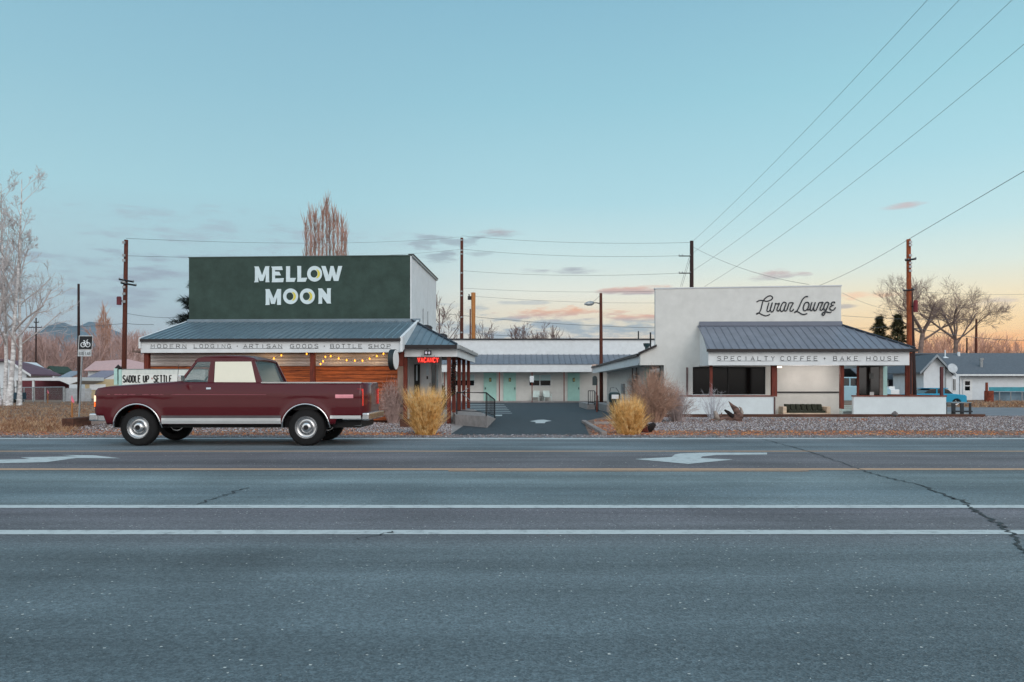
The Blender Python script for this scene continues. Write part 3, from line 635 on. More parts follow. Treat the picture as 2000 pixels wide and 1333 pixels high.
# string lights
sl = empty('string_lights', L.O, -.042, label='warm bulbs on a drooping cord under the porch fascia', cat='string lights')
BP = [(520,702),(533,707),(500,712),(518,708.5),(535,700.5),(549.5,694.5),(599,692),(626,711.5),(631,706),(635.5,697.5),(646,696),(661.5,700.5),(677,704),(693,705),(708,705),(722,701),(736,696),(749,691.5)]
BP = [(476,699),(500,706),(518,706),(535,700.5),(549.5,694.5),(599,691.8),(626,711.5),(631,706),(635.5,697.5),(646,696),(661.5,700.5),(677,704),(693,705),(708,705),(722,701),(736,696),(749,691.5)]
bm_ = M('warm_bulb', (255,160,44), .3, .0, emit=3.2)
crd = MB()
for seg in (BP[:6], BP[5:7], BP[6:]):
    pass
pts = [L.p(x, y-1.4, .1) for x, y in BP]; crd.tube(pts, .006, n=4); crd.build('cord', cable, sl)
for x, y in BP:
    c = L.p(x, y, .1); MB().tube([c+Vector((0,0,z)) for z in (.034,.022,0,-.022,-.032)], [.008,.017,.025,.017,.005], n=8).build('bulb', bm_, sl, smooth=True)

for x, y in ((520,702),(645,700),(722,701)):
    pl = bpy.data.objects.new('bulb_light', bpy.data.lights.new('bulb_light', 'POINT')); C.objects.link(pl); pl.parent = sl; pl.location = L.p(x, y, .22)
    pl.data.energy = 4; pl.data.color = (1, .62, .28); pl.data.shadow_soft_size = .25
# roadside letter board
LB = Frame(232, 23.4, 0)
lb = LB.empty('letter_board', label='white marquee letter board on teal legs reading SADDLE UP SETTLE', cat='sign')
q = MB(); LB.pbox(q, 238, 400, 722.5, 753, 0, .25); q.build('board', M('lit_board', (226,230,226), .5, .04, dirt=.1), lb)
tl = M('teal_frame', (170,206,200), .6, .1)
q = MB(); LB.pbox(q, 222.5, 229, 720, 752, -.02, .28); q.build('frame', tl, lb)
q = MB(); LB.pbox(q, 231.5, 237, 722, 753, -.03, .3); q.build('frame', tl, lb)
q = MB(); LB.pbox(q, 229, 231.5, 716, 744, 0, .2); q.tube([LB.p(226,720,.1), LB.p(231,714,.1), LB.p(236,720,.1)], .03); q.build('post_cap', dark, lb)
q = MB(); LB.pbox(q, 238, 400, 721, 722.5, -.01, .28); q.build('top_frame', M('grey_trim', (120,132,132), .6), lb)
for x0, x1 in ((224,234),(380,392)):
    q = MB(); LB.pbox(q, x0, x1, 753, 822, .02, .2); q.build('leg', tl, lb)
bl = MB()
for txt, x0, adv in (('SADDLE', 240.5, 5.9), ('UP', 280, 6.2), ('SETTLE', 300.5, 6.1)):
    write(bl, LB, txt, x0, 747, adv, 3.9, 13, -.004, .021, n=5, flat=.4)
bl.build('letters', M('board_letters', (22,22,24), .5), lb)
q = MB(); q.tube([LB.p(296.3,739.6,-.01), LB.p(297.4,739.6,-.01)], .028, flat=.5); q.build('dot', M('red_dot', (170,60,50), .5), lb)
rl = MB()
for i in range(60): x = 240+i*2.6; rl.tube([LB.p(x,723,-.004), LB.p(x,731,-.004)], .006, n=4)
rl.build('ribs', M('board_ribs', (196,206,204), .6), lb)

# ================================================================== white cafe (right building)
R = Frame(1383, 32, .03)
cafe = R.empty('cafe', label='white stucco cafe with a tall sign wall over a metal roofed porch', cat='building')
KC = 1.95
a = R.p(1280, 700, KC); b = R.p(1643, 559.5, KC); c0 = R.p(1280, 565, KC)
xl = R.p(1297, 700, KC).x; xi = R.p(1250.5, 700, KC).x
cu0, cu1, czl, czr = a.x, b.x, c0.z, b.z
wm = white
g_soff = R.p(1270, 713.5, KC).z
# front wall outline including the low gable wing at its left, with the window opening left free
def up_(x, y): return R.p(x, y, KC)
w0, w1 = up_(1353, 717), up_(1495, 771)
cw = MB(); T = .25
def pr2(mb, pts): mb.prism([Vector((x, KC, z)) for x, z in pts], (0, T, 0))
pr2(cw, [(xi, g_soff), (cu0, g_soff), (cu0, R.p(1280,676,KC).z), (xi, R.p(1250.5,690,KC).z)])
pr2(cw, [(cu0, g_soff), (xl, g_soff), (xl, czl), (cu0, czl)])
pr2(cw, [(xl, 0), (w0.x, 0), (w0.x, czl+.01), (xl, czl)])
pr2(cw, [(w0.x, w0.z), (w1.x, w0.z), (w1.x, czl+(czr-czl)*.55), (w0.x, czl+.01)])
pr2(cw, [(w0.x, 0), (w1.x, 0), (w1.x, w1.z), (w0.x, w1.z)])
pr2(cw, [(w1.x, 0), (cu1, 0), (cu1, czr), (w1.x, czl+(czr-czl)*.55)])
cw.build('wall', wm, cafe)
MB().box(xl+.01, xl+.2, KC+T+.001, KC+5, 0, 2.6).build('wall', wm, cafe)
MB().box(cu1-.24, cu1, KC+T+.001, KC+5, 0, 2.9).build('wall', wm, cafe)
MB().box(xl+.02, cu1, KC+5.001, KC+5.2, 0, 2.9).build('wall', wm, cafe)
MB().box(xl+.21, cu1-.25, KC+T+.002, KC+5, 2.65, 2.85).build('ceiling', wm, cafe)
MB().prism([Vector((cu0-.03, KC-.02, czl)), Vector((cu1+.03, KC-.02, czr)), Vector((cu1+.03, KC-.02, czr+.05)), Vector((cu0-.03, KC-.02, czl+.05))], (0, T+.05, 0)).build('coping', M('pale_coping', (196,200,204), .6, .05), cafe)
wn = MB().box(w0.x, w1.x, KC+.10, KC+.12, w1.z, w0.z).build('window', glassd, cafe)
fr_ = MB()
for x in (1353, 1422, 1494): fr_.box(up_(x,0).x, up_(x,0).x+.03, KC+.06, KC+.099, w1.z, w0.z)
fr_.box(w0.x, w1.x, KC+.061, KC+.0985, w0.z-.03, w0.z-.001); fr_.box(w0.x, w1.x, KC+.061, KC+.0985, w1.z+.001, w1.z+.03)
fr_.build('frame', steel, wn)
MB().box(w0.x-.03, w1.x+.05, KC-.06, KC+.05, w1.z-.05, w1.z-.002).build('sill', whitep, cafe)
q = MB(); R.pbox(q, 1340.5, 1344, 718, 774, KC-.05, .045); q.build('downpipe', M('rust_grey_pipe', (110,92,92), .7, .3, 4), cafe)
q = MB(); R.pbox(q, 1369, 1371, 653, 678, KC-.02, .015); q.build('vent_slot', M('slot', (120,116,116), .7), cafe)
g1_, g2_ = R.p(1250.5,690,KC), R.p(1282,675,KC)
MB().hexa([(g1_.x-.05,KC-.12,g1_.z-.06),(g2_.x,KC-.12,g2_.z-.06),(g2_.x,KC+.3,g2_.z-.06),(g1_.x-.05,KC+.3,g1_.z-.06),(g1_.x-.05,KC-.12,g1_.z+.04),(g2_.x,KC-.12,g2_.z+.04),(g2_.x,KC+.3,g2_.z+.04),(g1_.x-.05,KC+.3,g1_.z+.04)]).build('rake_gutter', dark, cafe)
# script lettering
def zl_(pts): return [(1470+X/11.765, 565+Y/11.765) for X, Y in pts]
SC = [[(90,300),(150,265),(230,262),(330,280),(420,250),(460,205),(435,165),(390,155),(325,185),(265,240),(228,310),(205,400),(185,480),(145,548),(85,580)],
 [(85,578),(110,555),(150,552),(220,590),(300,615),(360,600),(400,580)],
 [(375,310),(345,420),(330,490),(350,520),(385,505),(420,430),(455,310)],[(455,310),(410,450),(425,518),(462,518),(500,440),(530,320)],
 [(530,322),(565,342),(620,322)],[(620,322),(565,450),(570,500),(600,500),(645,440)],
 [(775,320),(720,302),(680,340),(640,430),(640,490),(670,515),(712,480),(748,400),(775,320)],[(775,320),(730,450),(745,500),(780,490),(810,420),(842,318)],
 [(842,316),(890,312),(938,316)],[(938,318),(870,440),(862,492),(890,510),(925,490),(940,455)],
 [(1275,172),(1230,172),(1180,200),(1130,270),(1090,360),(1050,450),(1010,515),(955,540)],[(958,540),(1000,510),(1050,525),(1130,575),(1190,582),(1255,560)],
 [(1250,300),(1200,330),(1165,430),(1180,490),(1225,490),(1272,440),(1296,360),(1285,315),(1250,300)],[(1250,470),(1300,475),(1335,430)],
 [(1365,300),(1330,420),(1328,480),(1360,495),(1400,430),(1442,300)],[(1442,300),(1405,430),(1420,490),(1455,490),(1490,420),(1530,310)],
 [(1530,310),(1580,306),(1622,300)],[(1622,300),(1555,440),(1560,480),(1600,480),(1640,420)],
 [(1757,320),(1710,300),(1670,330),(1638,420),(1650,475),(1690,470),(1727,400),(1757,320)],[(1757,320),(1705,450),(1665,550),(1630,602),(1600,590),(1608,550),(1660,522),(1730,530),(1770,540),(1812,525)],
 [(1880,325),(1885,300),(1830,305),(1808,350),(1840,375),(1868,370)],[(1840,376),(1782,410),(1780,460),(1820,485),(1868,475),(1908,420)]]
SG = [(0,1),(2,3),(4,5),(6,7),(8,9),(10,11),(12,13),(14,15),(16,17),(18,19),(20,21)]
for ids in SG:
    sm = MB()
    for j in ids:
        if j < len(SC): sm.tube([R.p(x, y, KC-.012-.0012*j) for x, y in smooth_line(zl_(SC[j]))], .0255, n=8, flat=.35)
    if sm.v: sm.build('letter', letters, cafe)
# porch roof: gable end on the left, hip on the right
ea, eb = R.p(1381, 683, -.3), R.p(1788, 681, -.3); ra, rb_ = R.p(1366.5, 638, KC), R.p(1643, 636, KC)
ze = (ea.z+eb.z)/2; zrg = (ra.z+rb_.z)/2; u0 = ea.x; u1 = eb.x; um = cu1
kh = KC+.0
mb = MB()
slab(mb, [(u0,-.3,ze),(u1,-.3,ze),(um,KC-.02,zrg),(ra.x,KC-.02,zrg)])
slab(mb, [(u1,-.3,ze+.001),(u1,9.0,ze+.001),(um,6.9,zrg),(um,KC-.02,zrg+.001)])
u = u0+.1
while u < u1-.05:
    f = 1 if u < um else (u1-u)/(u1-um); k2 = -.3+(KC-.02+.3)*f; z2 = ze+(zrg-ze)*f
    ut = u if u < um else u
    if u < um: ut = u+(ra.x-u0)*0
    mb.hexa([(u-.03,-.31,ze),(u+.03,-.31,ze),(ut+.03,k2,z2),(ut-.03,k2,z2),(u-.01,-.31,ze+.035),(u+.01,-.31,ze+.035),(ut+.01,k2,z2+.035),(ut-.01,k2,z2+.035)]); u += .305
mb.build('roof', roofm, cafe)
MB().tube([(u1,-.3,ze+.03),(um,KC-.02,zrg+.04)], .05, n=6).build('hip_cap', M('hip_cap', (44,52,62)), cafe)
MB().hexa([(ra.x-.02,KC-.09,zrg-.02),(um+.03,KC-.09,zrg-.02),(um+.03,KC-.015,zrg),(ra.x-.02,KC-.015,zrg),(ra.x-.02,KC-.09,zrg+.03),(um+.03,KC-.09,zrg+.03),(um+.03,KC-.04,zrg+.19),(ra.x-.02,KC-.04,zrg+.19)]).build('flashing', M('cafe_flashing', (92,98,112), .5, .05), cafe)
MB().box(u0-.02, u1+.02, -.42, -.301, ze-.11, ze+.0).build('gutter', dark, cafe)
MB().box(u1+.0, u1+.1, -.299, 8.9, ze-.11, ze-.003).build('gutter', dark, cafe)
f0, f1 = R.p(1383, 714, -.2), R.p(1775, 689, -.2)
MB().box(f0.x, f1.x, -.25, -.18, f0.z, ze-.07).build('fascia', whitep, cafe)
MB().box(f1.x-.07, f1.x, -.179, 8.8, f0.z+.004, ze-.07).build('fascia', whitep, cafe)
ga = R.p(1366.5, 640, KC)
MB().prism([(f0.x,-.179,f0.z),(f0.x,-.179,ze-.05),(ra.x,KC-.001,zrg-.05),(ra.x,KC-.001,f0.z)], (.06,0,0)).build('gable_end', whitep, cafe)
MB().box(f0.x+.06, f1.x-.08, -.17, KC-.01, f0.z+.03, f0.z+.06).build('soffit', whitep, cafe)
Lt = MB(); kf = -.262
write(Lt, R, 'SPECIALTY', 1401.5, 704.5, 13.1, 6.5, 8, kf, .010, parent=cafe, mat=letters); write(Lt, R, 'COFFEE', 1525, 704.5, 13.0, 6.4, 8, kf, .010, parent=cafe, mat=letters)
write(Lt, R, '+', 1607, 704.5, 12, 7, 8, kf, .010, parent=cafe, mat=letters); write(Lt, R, 'BAKE', 1628, 704.5, 13.6, 6.6, 8, kf, .010, parent=cafe, mat=letters); write(Lt, R, 'HOUSE', 1693, 704.5, 13.6, 6.6, 8, kf, .010, parent=cafe, mat=letters)
ul = MB()
for x0, x1 in ((1400,1511),(1523,1598),(1626,1682),(1691,1757)): ul.tube([R.p(x0,705.4,kf-.004), R.p(x1,705.4,kf-.004)], .006, n=4)
ul.build('sign_underline', M('grey_line', (120,126,132)), cafe)
for x, w, yb in ((1389,.055,775),(1512.5,.105,775),(1644.5,.075,797),(1773,.07,775)):
    q = R.p(x, 714, .05); zb = R.p(x, yb, .05).z if yb < 790 else .3
    MB().box(q.x-w, q.x+w, .02, .02+2*w, zb, f0.z+.06).build('post', woodp, cafe, bevel=.008)
# low porch walls with wooden caps
capm = M('wood_cap', (120,62,48), .7, .3, 4, .2, 30)
for x0, x1 in ((1330,1513.5),(1667,1848)):
    a = R.p(x0, 813, 0); b = R.p(x1, 775, 0)
    MB().box(a.x, b.x, 0, .16, 0, b.z-.002).build('low_wall', M('low_wall_paint', (206,215,219), .85, .04, 2, .25, 60, dirt=.1), cafe)
    MB().box(a.x-.02, b.x+.02, -.03, .19, b.z, b.z+.05).build('wall_cap', capm, cafe)
zcap = R.p(1700, 775, 0).z
xr_ = R.p(1848, 775, 0).x
MB().box(xr_-.16, xr_, .161, 8.5, 0, zcap-.004).build('low_wall', M('low_wall_paint', (226,230,232)), cafe)
MB().box(xr_-.18, xr_+.02, .191, 8.5, zcap-.002, zcap+.046).build('wall_cap', capm, cafe)
q = R.p(1839.5, 700, .08); MB().box(q.x-.05, q.x+.05, .05, .15, zcap+.05, R.p(1840,717,.08).z).build('post', M('dark_red_steel', (84,40,44), .6, .1), cafe)
q = MB(); R.pbox(q, 1516, 1641, 765.2, 767.6, KC-.05, .045); q.build('ledge', steel, cafe)
q = MB(); R.pbox(q, 1511.5, 1514.5, 776, 812, -.02, .015); q.build('seam', M('seam', (84,60,60), .7), cafe)
q = MB(); R.pbox(q, 1518, 1527, 716.2, 718.6, KC-.5, .12); q.build('ceiling_lamp', M('lamp_glow', (255,236,214), .5, .0, emit=2.5), cafe)
for x in (1560, 1615):
    pl = bpy.data.objects.new('porch_light', bpy.data.lights.new('porch_light', 'POINT')); C.objects.link(pl); pl.parent = cafe; pl.location = R.p(x, 733, 1.1)
    pl.data.energy = 16; pl.data.color = (1, .88, .80); pl.data.shadow_soft_size = .3
# glass screen and mint post beyond the corner
gs = MB(); R.pbox(gs, 1678, 1725, 712, 785, KC, .03); pn = gs.build('window', M('reflecting_glass', (22,26,26), .06, .6, 2.5, spec=.8, col2=(8,9,9)), cafe)
q = MB(); R.pbox(q, 1674.5, 1678, 712, 790, KC-.02, .08); q.build('frame', woodp, pn)
q = MB(); R.pbox(q, 1725, 1733, 712, 790, KC-.02, .08); q.build('door_jamb', M('mint_trim', (168,206,204), .6, .05), cafe)
q = MB(); R.pbox(q, 1718, 1724.5, 714, 785, KC-.03, .02); q.build('curtain', M('taupe_curtain', (120,110,106), .9, .2, 8), pn)
q = MB(); R.pbox(q, 1698, 1706, 730, 740, KC-.012, .008); q.build('notice', M('grey_notice', (90,92,92), .6), pn)
q = MB(); R.pbox(q, 1699, 1707, 766, 780, KC-.012, .008); q.build('notice', M('white_notice', (190,190,190), .6), pn)
q = MB(); q.tube([R.p(1779.5,690,-.1), R.p(1779.5,770,-.1)], .04); q.build('downpipe', M('brown_pipe', (60,40,42), .6), cafe)
# receding motel wing behind the cafe, on the right of the drive
we0, we1 = at(1250.5, 690, 33.9+.0), at(1157, 716.5, 57)
wing = empty('motel_wing', (we0.x, we0.y, 0), label='low white motel wing running back along the right of the drive', cat='building')
def WW(x, y, z): return Vector((x-we0.x, y-we0.y, z))
ex0, ex1, y0_, y1_ = we0.x, we1.x, 34.3, 57.0
def eave(y): return ex0+(ex1-ex0)*(y-33.9)/(57-33.9)
zt = 2.62
def lng(mb, o0, o1, z0, z1, ya=y0_, yb=y1_):   # long box offset from the eave line
    return mb.hexa([WW(eave(ya)+o0, ya, z0), WW(eave(ya)+o1, ya, z0), WW(eave(yb)+o1, yb, z0), WW(eave(yb)+o0, yb, z0),
                    WW(eave(ya)+o0, ya, z1), WW(eave(ya)+o1, ya, z1), WW(eave(yb)+o1, yb, z1), WW(eave(yb)+o0, yb, z1)])
lng(MB(), 1.05, 4.5, 0, 2.5).build('wall', white, wing)
lng(MB(), .0, .06, 2.13, 2.55).build('fascia', whitep, wing)
lng(MB(), -.10, -.005, 2.50, 2.61).build('gutter', dark, wing)
lng(MB(), .061, 1.1, 2.2, 2.24).build('soffit', whitep, wing)
rf = MB(); rf.hexa([WW(eave(y0_)-.02,y0_,2.60),WW(eave(y0_)+1.9,y0_,3.02),WW(eave(y1_)+1.9,y1_,3.02),WW(eave(y1_)-.02,y1_,2.60),WW(eave(y0_)-.02,y0_,2.64),WW(eave(y0_)+1.9,y0_,3.1),WW(eave(y1_)+1.9,y1_,3.1),WW(eave(y1_)-.02,y1_,2.64)])
rf.build('roof', M('pale_roof', (150,160,170), .6, .1), wing)
q = at(1215, 690, 41); q.x = eave(41)+1.4
qq = at(1215, 690, (q.x)*F/215.0) if False else q
v = MB(); v.tube([WW(q.x, 41, 2.9), WW(q.x, 41, 3.25)], .1, n=10); v.tube([WW(q.x, 41, 3.25), WW(q.x, 41, 3.42)], [.15,.2], n=10); v.build('roof_vent', M('green_vent', (40,58,60), .5), wing)
v = MB(); v.tube([WW(eave(34.6)+.55, 34.6, 2.7), WW(eave(34.6)+.55, 34.6, 3.55)], .035); v.build('vent_pipe', steel, wing)
gw = MB(); lng(gw, 1.02, 1.049, .9, 2.1, 35.0, 37.6); w_ = gw.build('window', M('green_glass', (30,44,26), .1, .7, 2), wing)
gw = MB(); lng(gw, 1.0, 1.049, .0, 2.1, 38.2, 39.2); gw.build('door', mint, wing)
# corner frame at the porch recess
MB().box(-.0, 1.0, .45, .5, 2.12, 2.2).build('beam', steel, wing)
el_ = MB(); lng(el_, .9, 1.049, 1.0, 1.55, 42.0, 42.45); eb_ = el_.build('meter_box', M('meter_box', (50,58,64), .5), wing)
el_ = MB(); lng(el_, 1.0, 1.049, 1.56, 2.2, 42.2, 42.26); el_.build('conduit', M('meter_box', (50,58,64)), wing)
el_ = MB(); lng(el_, .99, 1.049, .05, 2.2, 43.6, 43.68); el_.build('downpipe', M('tan_pipe', (150,130,120), .6), wing)
el_ = MB(); lng(el_, .9, 1.049, .75, 1.35, 47.0, 47.8); el_.build('meter_box', M('meter_grey', (130,138,144), .5), wing)

# ================================================================== back motel row
Bk = Frame(845, 59.4, 0)
row = Bk.empty('motel_row', label='long low motel row with three mint doors across the back of the yard', cat='building')
def bb(name, x0, x1, y0, y1, k, t, mat, parent=row):
    q = MB(); Bk.pbox(q, x0, x1, y0, y1, k, t); return q.build(name, mat, parent)
bb('parapet', 850, 1300, 664, 694, 1.6, 6, whitep)
bb('coping', 848, 1302, 661.6, 664, 1.5, 6.2, steel)
a = Bk.p(850, 711, -.6); b = Bk.p(1300, 693, 1.6)
rib_roof(a.x, b.x+.4, -.6, a.z, 1.59, b.z+.0, .42, M('row_metal_roof', (112,122,134), .45, .08, metal=.3), row, rib=.05)
bb('fascia', 850, 1156, 711, 727, -.55, .08, whitep)
bb('wall', 845, 1300, 726, 786, 1.2, .2, white)
bb('soffit', 850, 1156, 725.5, 726.4, -.46, 1.6, whitep)
bb('step', 845, 1190, 784.2, 787, -.6, 1.9, conc)
for i, (x0, x1, hx, num) in enumerate(((945.5,969.5,948,9),(984,1007.5,1005.5,8),(1109.5,1132,1130.5,10))):
    d_ = bb('door', x0, x1, 728.5, 783.5, 1.14, .06, mint)
    bb('number_plate', (x0+x1)/2-2.2, (x0+x1)/2+2.2, 738.5, 746, 1.11, .03, steel, d_)
    q = MB(); 
    write(q, Bk, 'B' if i != 2 else 'I', (x0+x1)/2-1, 745, 3, 2 if i != 2 else 1, 5, 1.10, .018, n=4)
    if i == 2: write(q, Bk, 'O', (x0+x1)/2+.4, 745, 3, 1.4, 5, 1.10, .018, n=4)
    q.build('number', M('yellow_number', (206,196,130), .6), d_)
    bb('handle', hx-.7, hx+.7, 757, 761, 1.06, .08, steel, d_)
    bb('threshold', x0, x1, 783.6, 785.0, 1.1, .09, steel, d_)
    bb('door_frame', x0-.9, x0-.05, 727.6, 784, 1.12, .07, M('mint_frame', (176,212,206), .6), d_)
for x0, x1 in ((888,927),(1033,1076)):
    w_ = bb('window', x0, x1, 732, 754, 1.17, .03, whitep)
    m_ = (x0+x1)/2
    for a0, a1 in ((x0+1, m_-1), (m_+1, x1-1)):
        bb('pane', a0, a1, 733, 753.2, 1.15, .018, glassd, w_)
        bb('blind', a0, a1, 733, 743.5, 1.13, .015, M('pale_blind', (176,202,204), .8, .05), w_)
for x in (862, 868, 975.3, 1101.7): bb('post', x-.9, x+.9, 727, 785, -.45, .09, woodp)
bb('vent_pipe', 1246, 1248.2, 647, 662, 3, .1, steel)
bb('wall_lamp', 1122, 1123.5, 661.5, 664.2, 1.45, .05, steel)
bb('duct_box', 913, 924, 685, 694, 1.3, .3, M('duct', (90,108,116), .5))

# posts, chairs and bits in the yard
def simple(name, fr, lab, cat, **kw): return fr.empty(name, label=lab, cat=cat, **kw)
f_ = Frame(1039, 58.6); s_ = simple('parking_sign', f_, 'small white sign on a thin red post before the back windows', 'sign')
q = MB(); f_.pbox(q, 1038.3, 1040, 727.5, 786, .06, .06); q.build('post', woodp, s_); q = MB(); f_.pbox(q, 1034.8, 1042.6, 734.8, 747, 0, .04); q.build('panel', whitep, s_)
chairm = M('pale_mint_metal', (206,224,222), .5)
def yard_chair(x, d, lab, rz):
    f_ = Frame(x, d); r_ = f_.empty('chair', label=lab, cat='chair', group='pale metal chairs outside the motel rooms'); r_.rotation_euler.z = rz
    MB().box(-.27,.27,-.27,.25,.38,.42).build('seat', chairm, r_); MB().hexa([(-.27,.22,.42),(.27,.22,.42),(.27,.26,.42),(-.27,.26,.42),(-.25,.36,.88),(.25,.36,.88),(.25,.40,.88),(-.25,.40,.88)]).build('backrest', chairm, r_)
    for sx in (-1, 1):
        MB().tube([(sx*.27,-.25,.0),(sx*.28,-.24,.6),(sx*.28,.3,.62)], .018).build('armrest', chairm, r_)
        MB().tube([(sx*.25,.24,0),(sx*.25,.24,.42)], .018).build('leg', chairm, r_)
yard_chair(1046, 60.0, 'pale metal chair to the left of the yard window table', -.2); yard_chair(1069, 60.0, 'pale metal chair to the right of the yard window table', .2)
f_ = Frame(1056.5, 59.9); t_ = simple('side_table', f_, 'small dark topped table between two pale metal chairs', 'table')
MB().tube([(0,0,.44),(0,0,.47)], .22, n=16).build('table_top', M('grey_top', (90,90,92), .5), t_); MB().tube([(0,0,0),(0,0,.44)], .03).build('stem', steel, t_)
# left of the wing: steps, rails, box, bin
f_ = Frame(1166, 40); sb = f_.empty('entry_step', label='low concrete block step under the wing eave', cat='step')
q = MB(); f_.pbox(q, 1186-5, 1192, 789.5, 808, -1.0, 3); q = MB(); a = f_.p(1184, 808, -3.2); b = f_.p(1209, 789.6, -3.2)
MB().box(f_.p(1185,0,-3.0).x, f_.p(1208,0,-3.0).x, -3.0, 3.2, 0, .33).build('block', conc, sb)
MB().box(f_.p(1147,0,1.0).x, f_.p(1162,0,1.0).x, 1.0, 6, 0, .3).build('block', conc, sb)
rail([Vector((at(1149,0,41).x,41,.25)), Vector((at(1161,0,41).x,41,.25)), Vector((at(1168,0,38.5).x,38.5,0))], .72, 'step_railing', 'black steel railing by the low concrete step at the wing', (3, 3))
f_ = Frame(1165.5, 37.0); mbx = f_.empty('mailbox', label='dark box on a thin rust coloured post beside the wing steps', cat='mailbox')
q = MB(); f_.pbox(q, 1164.6, 1167, 740, 805.5, 0, .05); q.build('post', woodp, mbx)
q = MB(); a = f_.p(1157.5, 753, -.05); b = f_.p(1166, 735.5, -.05); q.box(a.x, b.x, -.1, .1, a.z, b.z-.06); q.tube([((a.x+b.x)/2, -.11, b.z-.08), ((a.x+b.x)/2, .11, b.z-.08)], (b.x-a.x)/2, n=14)
q.build('box', M('box_dark', (44,58,60), .5), mbx)
f_ = Frame(1200, 34.6); bn = f_.empty('trash_can', label='dark green trash can with a white hooded opening beside the grass clump', cat='trash can')
gm = M('bin_green', (32,52,54), .5, .1)
MB().tube([(0,0,0),(0,0,.62)], [.2,.235], n=20).build('body', gm, bn)
MB().tube([(0,0,.62),(0,0,.86),(0,0,.93),(0,0,.95)], [.25,.25,.21,.08], n=20).build('hood', gm, bn, smooth=False)
MB().box(-.15,.15,-.262,-.22,.66,.84).build('opening', whitep, bn)
MB().tube([(-.2,0,.95),(-.16,0,1.14),(0,0,1.14)], .012).build('hoop', steel, bn); MB().tube([(.2,0,.95),(.06,0,1.14)], .012).build('hoop', steel, bn)

# sofa and little bench on the terrace
f_ = Frame(1571, 33.1, .03); so = f_.empty('sofa', label='blond wood sofa with dark green slatted cushions on the cafe porch', cat='sofa')
bw = M('blond_wood', (210,190,168), .7, .15, 5); cu = M('olive_cushion', (50,54,44), .9, .2, 12, .3, 40)
MB().box(-.98,.98,-.35,.35,.0,.10).build('base', bw, so); MB().box(-.75,.75,-.33,.2,.10,.2).build('seat', cu, so)
for s in (-1, 1):
    MB().box(s*.9-.08, s*.9+.08, -.30,.30,.101,.36).build('armrest', bw, so, bevel=.02)
for i in range(7):
    x = -.78+i*.222; MB().hexa([(x+.02,-.0,.2),(x+.215,-.0,.2),(x+.215,.16,.2),(x+.02,.16,.2),(x-.01,.06,.46),(x+.19,.06,.46),(x+.19,.24,.46),(x-.01,.24,.46)]).build('cushion', cu, so, bevel=.03)
f_ = Frame(1654, 32.9, .03); be = f_.empty('bench', label='small pale mint slatted bench next to the porch post', cat='bench')
for z in (.12,.2,.28,.36): MB().box(-.28,.32,-.02,.02,z,z+.05).build('slat', chairm, be)
MB().box(-.3,.34,-.3,-.03,.17,.2).build('seat', chairm, be)
for x in (-.28,.3): MB().box(x-.02,x+.02,-.3,.04,.0,.17).build('leg', chairm, be)
# timber edge of the terrace, timbers
tm = M('edge_timber', (86,56,44), .85, .35, 3, .4, 20, stretch=(.4,3,3))
f_ = Frame(1225, 30.4); 
o = MB().box(0, f_.p(1925,0,0).x, 0, .22, 0, .13).build('timber_edge', tm, loc=f_.O, bevel=.01); tag(o, 'long dark brown timber edge in front of the cafe terrace', 'timber')
def timber(x0, y0, x1, y1, w, h, lab, name='timber', mat=tm):
    a, b = gp(x0, y0), gp(x1, y1); d = (b-a); ang = math.atan2(d.y, d.x)
    o = MB().box(0, d.length, -w/2, w/2, 0, h).build(name, mat, loc=a, rz=ang, bevel=.012); tag(o, lab, 'timber'); return o
timber(782, 836, 850, 836, .25, .26, 'short dark railway timber beside the left grass clump')
timber(640, 826, 800, 822, .2, .12, 'low reddish timber at the back of the lodge bed')
timber(1140, 826, 1180, 851, .14, .09, 'pale grey edging timber along the right of the drive', mat=M('grey_timber', (140,130,126), .9, .2, 4, .4, 30))
timber(1160, 829, 1214, 829, .14, .08, 'grey edging timber across the bed behind the grass clump', mat=M('grey_timber', (140,130,126)))
timber(132, 837, 168, 832, .3, .28, 'short black timber block under the bike lane sign')
timber(146, 830, 215, 828, .2, .2, 'weathered timber lying behind the bike lane sign', mat=M('grey_timber', (140,130,126)))

# picnic table
f_ = Frame(1869, 33.4); pt = f_.empty('picnic_table', label='dark picnic table with a pale top at the end of the cafe terrace', cat='table')
pm = M('dark_table', (30,36,42), .6, .1)
MB().box(-.42,.42,-.35,.35,.50,.54).build('table_top', M('pale_slate_top', (120,134,142), .4, .1), pt)
for x, w in ((-.34,.07), (.02,.07), (.36,.04)):
    for y in ((-.36,-.31),(.26,.31)): MB().box(x-w, x+w, y[0], y[1], 0, .499).build('leg', pm, pt)
MB().box(-.40,.42,-.42,-.38,.12,.19).build('brace', pm, pt)

# ================================================================== pickup truck
def grid_panel(mb, cols):
    i = len(mb.v); n = len(cols[0])
    for c in cols: mb.v += [tuple(p) for p in c]
    for a in range(len(cols)-1):
        for b_ in range(n-1): mb.f.append((i+a*n+b_, i+(a+1)*n+b_, i+(a+1)*n+b_+1, i+a*n+b_+1))
def vehicle_side(xs, top, bot, bulge, y, sgn, rows=9):
    """columns of points up a body side; y is the plane, sgn points inward"""
    cols = []
    for x in xs:
        z0, z1 = bot(x), top(x); col = []
        for r in range(rows):
            z = z0+(z1-z0)*r/(rows-1); col.append((x, y+sgn*bulge(x, z), z))
        cols.append(col)
    return cols
T_ = Frame(445, 15.9); ptk = T_.empty('pickup_truck', label='maroon extended cab pickup with a pale lower stripe driving left', cat='pickup truck')
paint = M('maroon_paint', (76,6,18), .32, .05, 1.0, spec=.25); paint.node_tree.nodes['Principled BSDF'].inputs['Coat Weight'].default_value = .35
